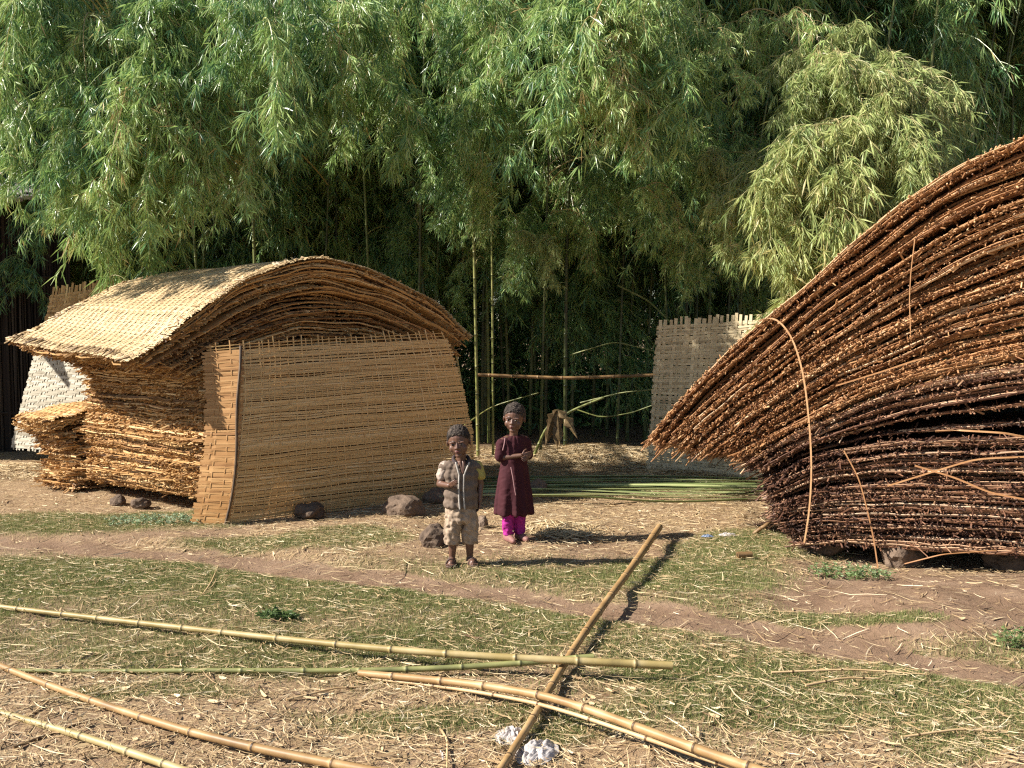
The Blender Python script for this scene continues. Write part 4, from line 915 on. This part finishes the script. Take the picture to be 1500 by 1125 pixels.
# ================================================================== PEOPLE
def cap_(bm, p0, p1, r0, r1, n=14):
    p0, p1 = Vector(p0), Vector(p1); d = p1-p0; q = d.to_track_quat('Z', 'Y').to_matrix().to_4x4() if d.length > 1e-6 else Matrix()
    rings = []
    for k in range(7): a = -math.pi/2+k*math.pi/12; rings.append((math.sin(a)*r0, math.cos(a)*r0))
    for k in range(7): a = k*math.pi/12; rings.append((d.length+math.sin(a)*r1, math.cos(a)*r1))
    vs = []
    for z, r in rings:
        if r < 1e-5: vs.append([bm.verts.new(p0+q.to_3x3() @ Vector((0, 0, z)))])
        else: vs.append([bm.verts.new(p0+q.to_3x3() @ Vector((r*math.cos(t*2*math.pi/n), r*math.sin(t*2*math.pi/n), z))) for t in range(n)])
    for a, b in zip(vs[:-1], vs[1:]):
        if len(a) == 1:
            for t in range(n): bm.faces.new((a[0], b[(t+1) % n], b[t]))
        elif len(b) == 1:
            for t in range(n): bm.faces.new((a[t], a[(t+1) % n], b[0]))
        else:
            for t in range(n): bm.faces.new((a[t], a[(t+1) % n], b[(t+1) % n], b[t]))
def ell_(bm, c, r, rot=None):
    m = Matrix.Translation(Vector(c))
    if rot is not None: m = m @ Matrix.Rotation(rot[0], 4, 'Z') @ Matrix.Rotation(rot[1], 4, 'X') @ Matrix.Rotation(rot[2] if len(rot) > 2 else 0, 4, 'Y')
    bmesh.ops.create_uvsphere(bm, u_segments=20, v_segments=12, radius=1, matrix=m @ Matrix.Diagonal((r[0], r[1], r[2], 1)))
def loft_(bm, rings, n=32):
    """rings (cx,cy,z,rx,ry[,power]) closed solid"""
    vs = []
    for cx, cy, z, rx, ry, *pw in rings:
        p = pw[0] if pw else 2.2; row = []
        for t in range(n):
            a = t*2*math.pi/n; c, s = math.cos(a), math.sin(a); k = (abs(c)**p+abs(s)**p)**(-1/p)
            row.append(bm.verts.new((cx+rx*c*k, cy+ry*s*k, z)))
        vs.append(row)
    for a, b in zip(vs[:-1], vs[1:]):
        for t in range(n): bm.faces.new((a[t], a[(t+1) % n], b[(t+1) % n], b[t]))
    bm.faces.new(vs[0][::-1]); bm.faces.new(vs[-1])
def blob(name, fn, mat, parent, voxel=.004, smooth=3, disp=None, tint=None):
    bm = bmesh.new(); fn(bm); bmesh.ops.recalc_face_normals(bm, faces=bm.faces)
    me = bpy.data.meshes.new(name); bm.to_mesh(me); bm.free()
    o = bpy.data.objects.new(name, me); col.objects.link(o)
    m = o.modifiers.new('r', 'REMESH'); m.mode = 'VOXEL'; m.voxel_size = voxel; m.use_smooth_shade = True
    if smooth: s = o.modifiers.new('s', 'SMOOTH'); s.iterations = smooth; s.factor = .5
    dg = bpy.context.evaluated_depsgraph_get(); dg.update()
    me2 = bpy.data.meshes.new_from_object(o.evaluated_get(dg)); me2.name = name
    o.modifiers.clear(); o.data = me2; bpy.data.meshes.remove(me)
    N = len(me2.vertices); co = np.empty(N*3); me2.vertices.foreach_get('co', co); co = co.reshape(-1, 3)
    if disp is not None:
        no = np.empty(N*3); me2.vertices.foreach_get('normal', no); no = no.reshape(-1, 3)
        co = co+no*disp(co)[:, None]; me2.vertices.foreach_set('co', co.ravel())
    a = me2.attributes.new('tint', 'FLOAT', 'POINT'); a.data.foreach_set('value', (tint(co) if tint else np.full(N, .5)).astype(np.float32))
    for p in me2.polygons: p.use_smooth = True
    me2.materials.clear(); me2.materials.append(mat); me2.update(); o.parent = parent
    return o
def folds(a1=.004, f1=9, a2=.002, seed=0, vert=1.):
    def f(c):
        an = np.arctan2(c[:, 1], c[:, 0])
        return a1*(vnoise(an*f1/2+20, c[:, 2]*6*vert+5, seed)-.5)*2+a2*(vnoise(c[:, 0]*60+c[:, 2]*25+30, c[:, 2]*55+c[:, 1]*30+30, seed+1)-.5)*2
    return f
M['skin'] = ramp_mat('dark_skin', [(0, (.045, .020, .013)), (.5, (.125, .062, .040)), (1, (.26, .15, .11))], .42, .45, 30, .12, bstr=.05)
M['lips'] = ramp_mat('lips', [(0, (.14, .05, .045)), (1, (.16, .06, .05))], .4, .4)
M['hair'] = ramp_mat('dusty_black_hair', [(0, (.012, .009, .008)), (.6, (.035, .027, .022)), (1, (.11, .085, .065))], .85, .2, 90, .5, bstr=.8)
M['eyew'] = ramp_mat('eye_white', [(0, (.18, .15, .13)), (1, (.22, .18, .16))], .2, .5)
M['eyed'] = ramp_mat('iris', [(0, (.012, .007, .005)), (1, (.02, .01, .008))], .15, .6)
M['vest'] = cloth_mat('grey_brown_vest', (.165, .122, .092), .85, 0, 14, .16, .15)
M['vestdark'] = cloth_mat('dark_collar', (.06, .045, .045), .85, 0, 14, .1, .15)
M['zip'] = cloth_mat('zip_tape', (.42, .38, .33), .7, 0, 40, .12)
M['tee_pale'] = cloth_mat('dusty_pale_tee', (.42, .34, .28), .85, 0, 20, .15, .15)
M['tee_yellow'] = cloth_mat('yellow_sleeve', (.40, .34, .10), .85, 0, 20, .1, .15)
M['shorts'] = cloth_mat('stained_beige', (.38, .285, .205), .85, 0, 11, .26, .15)
M['maroon'] = cloth_mat('maroon_dress', (.055, .014, .018), .85, 0, 9, .12, .2)
M['maroon2'] = cloth_mat('maroon_piping', (.30, .16, .16), .8, 0, 20, .1)
M['pink'] = cloth_mat('magenta_leggings', (.36, .025, .22), .8, 0, 20, .08, .2)
M['sandal'] = cloth_mat('brown_sandal', (.10, .06, .045), .6, 0, 30, .2)
M['shoe'] = cloth_mat('dusty_pink_brown_shoe', (.27, .13, .11), .6, 0, 30, .2)

def head_fn(bm, hc, hw, hh):
    """hc head centre, hw half width, hh half height; face to -Y"""
    x, y, z = hc
    ell_(bm, (x, y+.012, z+hh*.16), (hw*1.02, hw*1.20, hh*.86))                 # cranium
    ell_(bm, (x, y-hw*.28, z-hh*.28), (hw*.84, hw*.86, hh*.66))               # face
    ell_(bm, (x, y-hw*.72, z-hh*.80), (hw*.34, hw*.30, hh*.17))               # chin
    for s in (-1, 1):
        ell_(bm, (x+s*hw*.50, y-hw*.68, z-hh*.34), (hw*.34, hw*.30, hh*.25))  # cheek
        ell_(bm, (x+s*hw*.42, y-hw*1.00, z+hh*.10), (hw*.30, hw*.12, hh*.07)) # brow
        ell_(bm, (x+s*hw*1.04, y+hw*.05, z-hh*.12), (hw*.10, hw*.20, hh*.22), (s*.35, 0))  # ear
    cap_(bm, (x, y-hw*1.02, z+hh*.02), (x, y-hw*1.18, z-hh*.24), hw*.09, hw*.14)  # nose bridge
    for s in (-1, 1): ell_(bm, (x+s*hw*.14, y-hw*1.12, z-hh*.27), (hw*.12, hw*.11, hw*.09))
    ell_(bm, (x, y-hw*1.04, z-hh*.47), (hw*.30, hw*.16, hh*.07)); ell_(bm, (x, y-hw*1.0, z-hh*.58), (hw*.26, hw*.15, hh*.07))
def face_parts(parent, hc, hw, hh, M3):
    x, y, z = hc
    def P(p): return M3(Vector(p))
    for s in (-1, 1):
        e = P((x+s*hw*.40, y-hw*.93, z-hh*.04))
        bm = bmesh.new(); ell_(bm, e, (hw*.17, hw*.10, hw*.085)); o = bm_obj('eye', bm, M['eyew'], parent)
        bm = bmesh.new(); ell_(bm, P((x+s*hw*.40, y-hw*1.035, z-hh*.045)), (hw*.10, hw*.045, hw*.10)); bm_obj('iris', bm, M['eyed'], o)
        bm = bmesh.new(); cap_(bm, P((x+s*hw*.20, y-hw*1.07, z+hh*.165)), P((x+s*hw*.62, y-hw*.94, z+hh*.16)), hw*.045, hw*.03, 8); bm_obj('eyebrow', bm, M['hair'], parent)
    bm = bmesh.new(); ell_(bm, P((x, y-hw*1.12, z-hh*.475)), (hw*.24, hw*.11, hh*.052)); ell_(bm, P((x, y-hw*1.08, z-hh*.575)), (hw*.21, hw*.10, hh*.05)); bm_obj('lips', bm, M['lips'], parent)
def bm_obj(name, bm, mat, parent):
    bmesh.ops.recalc_face_normals(bm, faces=bm.faces)
    me = bpy.data.meshes.new(name); bm.to_mesh(me); bm.free(); me.materials.append(mat)
    for p in me.polygons: p.use_smooth = True
    a = me.attributes.new('tint', 'FLOAT', 'POINT'); a.data.foreach_set('value', np.full(len(me.vertices), .5, np.float32))
    o = bpy.data.objects.new(name, me); col.objects.link(o); o.parent = parent; return o
def hair_obj(parent, hc, hw, hh, M3, seed, rough=.0045, line=.30):
    def fn(bm):
        c = M3(Vector((hc[0], hc[1]+hw*.14, hc[2]+hh*.24))); bmesh.ops.create_uvsphere(bm, u_segments=40, v_segments=26, radius=1)
        for v in bm.verts:
            # skull cap: pulled in below the hairline
            p = v.co.copy(); front = max(0, -p.y); low = -.30+line*1.15*front**1.5
            if p.z < low: f = max(.72, 1-(low-p.z)*1.1)
            else: f = 1.
            q = Vector((p.x*hw*1.065*f, p.y*hw*1.235*f, max(p.z, low-.35)*hh*.83))
            v.co = M3(Vector((hc[0], hc[1]+hw*.14, hc[2]+hh*.22))+q)
    d = lambda c: rough*(vnoise(c[:, 0]*150+40, c[:, 2]*150+c[:, 1]*120+40, seed)*1.3+vnoise(c[:, 0]*70+40, c[:, 2]*70+c[:, 1]*60+40, seed+2)-1.0)
    t = lambda c: np.clip(.2+.8*vnoise(c[:, 0]*160+40, c[:, 2]*160+c[:, 1]*130+40, seed), 0, 1)
    return blob('hair', fn, M['hair'], parent, .0028, 1, d, t)
def hand_(bm, wrist, dirv, palmn, s=1., curl=.5, side=1):
    """wrist point, hand direction, palm normal; five fingers"""
    wv = Vector(wrist); d = Vector(dirv).normalized(); nrm = Vector(palmn); nrm = (nrm-d*nrm.dot(d)).normalized(); a = d.cross(nrm)*side
    pl = .042*s
    for k in (-1.1, -.35, .4, 1.1): cap_(bm, wv+a*k*.005*s, wv+d*pl+a*k*.0105*s, .0085*s, .0075*s, 8)
    for k, ln in ((-1.35, .028), (-.45, .034), (.45, .036), (1.35, .031)):
        p = wv+d*pl+a*k*.0095*s; dd = d.copy(); c = curl
        for seg, f, r in ((0, .42, .0056), (1, .33, .0050), (2, .25, .0044)):
            dd = (dd*math.cos(c*.55)+nrm*math.sin(c*.55)).normalized(); q = p+dd*ln*f*s*1.15+a*k*.0008; cap_(bm, p, q, r*s, (r-.0006)*s, 8); p = q
    p = wv+d*.012*s+a*.014*s; q = p+(d*.6+a*.7+nrm*.35).normalized()*.022*s; cap_(bm, p, q, .0075*s, .006*s, 8); cap_(bm, q, q+(d*.85+a*.3+nrm*.3).normalized()*.018*s, .0058*s, .005*s, 8)

# ------------------------------------------------------------------ boy
bx = gz(676, 829); boy = empty('person', (bx[0], bx[1], float(height(bx[0], bx[1]))), R(8))
tag(boy, 'small child standing in grey brown zip vest, stained beige shorts and sandals', 'person')
hc, hw, hh = (0, -.012, .846), .072, .104
HM = Matrix.Translation(Vector((-.006, -.012, .765))) @ Matrix.Rotation(R(-14), 4, 'Z') @ Matrix.Rotation(R(9), 4, 'X') @ Matrix.Rotation(R(-5), 4, 'Y') @ Matrix.Translation(-Vector((0, 0, .765)))
def h3(m): return lambda p: (m @ p)
def body_boy(bm):
    n0 = len(bm.verts); head_fn(bm, hc, hw, hh)
    bm.verts.ensure_lookup_table()
    for v in bm.verts: v.co = HM @ v.co
    cap_(bm, (0, .008, .66), (0, -.006, .78), .034, .032)
    loft_(bm, [(0, .005, .36, .085, .062), (0, 0, .42, .09, .068), (0, 0, .52, .083, .062), (0, 0, .62, .096, .062), (0, .005, .675, .09, .052), (0, .008, .70, .05, .04)])
    for s in (-1, 1): cap_(bm, (s*.06, .006, .675), (s*.105, .006, .662), .036, .032)
    # right arm (image left): bent, hand in front of the belly
    cap_(bm, (-.108, .006, .66), (-.142, .012, .55), .030, .024); cap_(bm, (-.142, .012, .55), (-.088, -.088, .555), .0235, .0165)
    hand_(bm, (-.088, -.088, .555), (.45, -.75, .35), (.6, .5, .3), 1.0, .55, -1)
    # left arm hanging
    cap_(bm, (.108, .006, .66), (.130, .016, .545), .030, .024); cap_(bm, (.130, .016, .545), (.122, -.012, .435), .0235, .0165)
    hand_(bm, (.122, -.012, .435), (-.08, -.10, -1), (-.9, -.1, 0), 1.0, .45, 1)
    for s, fx, fy in ((-1, -.062, .0), (1, .058, -.012)):
        cap_(bm, (s*.045, .008, .37), (s*.055, .0, .205), .058, .040); cap_(bm, (s*.055, 0, .205), (fx, .015, .05), .036, .022)
        ell_(bm, (fx, .02, .10+.06), (.031, .033, .055))
        tx = s*.022; cap_(bm, (fx, .022, .034), (fx+tx*.6, -.055, .024), .024, .022); ell_(bm, (fx, .03, .03), (.024, .026, .026))
        for k in range(5): cap_(bm, (fx+tx*.6+(k-2)*.0095, -.058, .020), (fx+tx+(k-2)*.0105, -.083+abs(k-(1 if s > 0 else 3))*.004, .017), .0075, .0062, 8)
blob('body', body_boy, M['skin'], boy, .0028, 2)
face_parts(boy, hc, hw, hh, h3(HM)); hair_obj(boy, hc, hw, hh, h3(HM), 3, line=.72)
def vest(bm):
    loft_(bm, [(0, .002, .392, .112, .088), (0, .002, .402, .116, .092), (0, 0, .47, .113, .090), (0, 0, .55, .110, .085), (0, 0, .62, .113, .080), (0, .004, .672, .112, .068), (0, .008, .692, .088, .058), (0, .012, .703, .060, .050)], 40)
    for s in (-1, 1): cap_(bm, (s*.075, .006, .672), (s*.112, .006, .655), .042, .036)
vs_ = blob('vest', vest, M['vest'], boy, .0045, 2, lambda c: folds(.006, 9, .004, 3)(c)+.003*np.sin(c[:, 2]*95))
bm = bmesh.new()
def torus_arc(bm, c, rx, ry, z0, z1, a0, a1, r, n=16):
    pts = [Vector((c[0]+rx*math.sin(a), c[1]-ry*math.cos(a), z0+(z1-z0)*abs(math.sin(a/2)))) for a in np.linspace(a0, a1, n)]
    for p, q in zip(pts[:-1], pts[1:]): cap_(bm, p, q, r, r, 8)
torus_arc(bm, (0, .006), .052, .052, .668, .735, .35, 2*math.pi-.35, .0125)
bm_obj('collar', bm, M['vestdark'], boy)
bm = bmesh.new()                                                      # open neck wedge
for a, b, r0, r1 in (((-.012, -.052, .70), (.004, -.078, .635), .014, .006), ((.012, -.052, .70), (.006, -.078, .635), .014, .006)): cap_(bm, a, b, r0, r1, 10)
bm_obj('neck_opening', bm, M['skin'], boy)
for xs, ys in ((-.012, 0), (.020, 0)):
    bm = bmesh.new(); pts = [Vector((xs+.012*math.sin(z*9)+(.0 if z < .62 else (z-.62)*.35*(1 if xs > 0 else -1)), -math.sqrt(max(.0001, 1-(xs/.112)**2))*np.interp(z, [.39, .47, .55, .62, .68, .72], [.0935, .0935, .0885, .0825, .071, .06]), z)) for z in np.linspace(.398, .70, 20)]
    for p, q in zip(pts[:-1], pts[1:]): cap_(bm, p, q, .0062, .0062, 8)
    bm_obj('zip', bm, M['zip'], boy)
def sleeve(s):
    def f(bm): cap_(bm, (s*.108, .006, .665), (s*.130, .010, .605), .040, .038)
    return f
blob('sleeve', sleeve(-1), M['tee_pale'], boy, .004, 2, folds(.004, 8, .003, 5)); blob('sleeve', sleeve(1), M['tee_yellow'], boy, .004, 2, folds(.004, 8, .003, 6))['label'] = 'yellow sleeve'
def shorts(bm):
    loft_(bm, [(0, .002, .41, .098, .076), (0, .002, .36, .106, .084), (0, .004, .31, .108, .082), (0, .004, .285, .10, .07)])
    for s, fx, fy in ((-1, -.062, .0), (1, .060, -.008)):
        loft_(bm, [(s*.052, .003, .35, .054, .072), (s*.056, .002, .27, .056, .066), (fx, .006, .20, .052, .056), (fx*1.03, .010, .155, .052, .052), (fx*1.03, .010, .142, .050, .050)], 28)
blob('shorts', shorts, M['shorts'], boy, .0042, 2, folds(.007, 10, .006, 9, 2.))
for s, fx in ((-1, -.062), (1, .058)):
    bm = bmesh.new(); tx = s*.022
    cap_(bm, (fx-.0, .035, .008), (fx+tx*.5, -.03, .008), .027, .030, 16); cap_(bm, (fx+tx*.5, -.03, .008), (fx+tx, -.068, .008), .031, .028, 16)
    for v in bm.verts: v.co.z = .002+max(0, min(v.co.z, .016))*.75
    for y0, x0 in ((-.045, fx+tx*.7), (-.005, fx+tx*.3)):
        for p in range(8):
            a, b = math.pi*p/8, math.pi*(p+1)/8
            cap_(bm, (x0+.030*math.cos(a), y0, .012+.038*math.sin(a)), (x0+.030*math.cos(b), y0, .012+.038*math.sin(b)), .006, .006, 8)
    bm_obj('sandal', bm, M['sandal'], boy)

# ------------------------------------------------------------------ girl
gx_ = gz(753, 792); girl = empty('person', (gx_[0], gx_[1], float(height(gx_[0], gx_[1]))), R(30))
tag(girl, 'older child with folded forearms in long maroon dress and magenta leggings', 'person')
ghc, ghw, ghh = (0, -.012, .936), .074, .106
GM = Matrix.Translation(Vector((0, -.006, .865))) @ Matrix.Rotation(R(-42), 4, 'Z') @ Matrix.Rotation(R(8), 4, 'X') @ Matrix.Rotation(R(3), 4, 'Y') @ Matrix.Translation(-Vector((0, 0, .865)))
def body_girl(bm):
    head_fn(bm, ghc, ghw, ghh)
    for v in bm.verts: v.co = GM @ v.co
    cap_(bm, (0, .010, .76), (0, -.002, .88), .032, .031)
    loft_(bm, [(0, 0, .46, .085, .065), (0, 0, .60, .078, .058), (0, 0, .70, .092, .060), (0, .005, .765, .088, .050), (0, .01, .79, .05, .04)])
    for s in (-1, 1): cap_(bm, (s*.06, .006, .765), (s*.10, .006, .752), .034, .030)
    cap_(bm, (-.102, .006, .75), (-.122, .0, .635), .029, .023); cap_(bm, (-.122, 0, .635), (.000, -.112, .660), .022, .016)
    hand_(bm, (.000, -.112, .660), (.85, -.25, .12), (.2, .9, 0), 1.05, .35, 1)
    cap_(bm, (.102, .006, .75), (.124, -.005, .64), .029, .023); cap_(bm, (.124, -.005, .64), (.030, -.128, .645), .022, .016)
    hand_(bm, (.030, -.128, .645), (-.6, -.75, .05), (-.3, .6, -.4), 1.05, .6, -1)
    for s in (-1, 1):
        cap_(bm, (s*.045, .01, .46), (s*.048, .0, .26), .055, .036); cap_(bm, (s*.048, 0, .26), (s*.048, .012, .05), .034, .022)
        cap_(bm, (s*.048, .022, .032), (s*.056, -.075, .022), .024, .020)
blob('body', body_girl, M['skin'], girl, .0028, 2)
face_parts(girl, ghc, ghw, ghh, h3(GM)); hair_obj(girl, ghc, ghw, ghh, h3(GM), 13, .006, line=.74)
def dress(bm):
    loft_(bm, [(0, -.004, .212, .150, .118, 2.1), (0, -.004, .222, .152, .120, 2.1), (0, -.002, .34, .140, .110), (0, 0, .47, .122, .096), (0, 0, .58, .106, .082), (0, 0, .68, .108, .078), (0, .004, .75, .104, .064), (0, .008, .782, .078, .054), (0, .012, .795, .052, .046)], 44)
    for s in (-1, 1): cap_(bm, (s*.075, .006, .755), (s*.112, .006, .735), .040, .040); cap_(bm, (s*.108, .006, .74), (s*.122, .002, .645), .041, .040)
def dfold(c):
    an = np.arctan2(c[:, 1], c[:, 0]); k = np.clip((.62-c[:, 2])/.4, 0, 1)
    return k*.012*np.sin(an*9+2*vnoise(c[:, 2]*5+9, an*2+9, 2))*(.5+vnoise(an*3+9, c[:, 2]*3+9, 4))+folds(.004, 8, .002, 4)(c)
blob('dress', dress, M['maroon'], girl, .0045, 2, dfold)
for pts in ([(-.094, -.030, .785), (-.110, -.045, .74), (-.122, -.046, .70)], [(-.072, -.080, .57), (-.066, -.098, .50), (-.060, -.108, .43), (-.050, -.112, .37)]):
    bm = bmesh.new()
    for p, q in zip(pts[:-1], pts[1:]): cap_(bm, p, q, .0045, .0045, 8)
    bm_obj('piping', bm, M['maroon2'], girl)
def legg(bm):
    for s in (-1, 1): loft_(bm, [(s*.050, .004, .30, .050, .050), (s*.048, .002, .20, .046, .046), (s*.048, .008, .12, .042, .042), (s*.048, .012, .065, .040, .041), (s*.048, .010, .050, .038, .040)], 24)
blob('leggings', legg, M['pink'], girl, .004, 2, folds(.006, 8, .007, 19, 3.))
for s in (-1, 1):
    def sh(bm):
        cap_(bm, (s*.048, .032, .028), (s*.054, -.035, .026), .029, .030); cap_(bm, (s*.054, -.035, .026), (s*.058, -.092, .020), .030, .021)
    o = blob('shoe', sh, M['shoe'], girl, .004, 2)
    for v in o.data.vertices: v.co.z = max(v.co.z, .004)
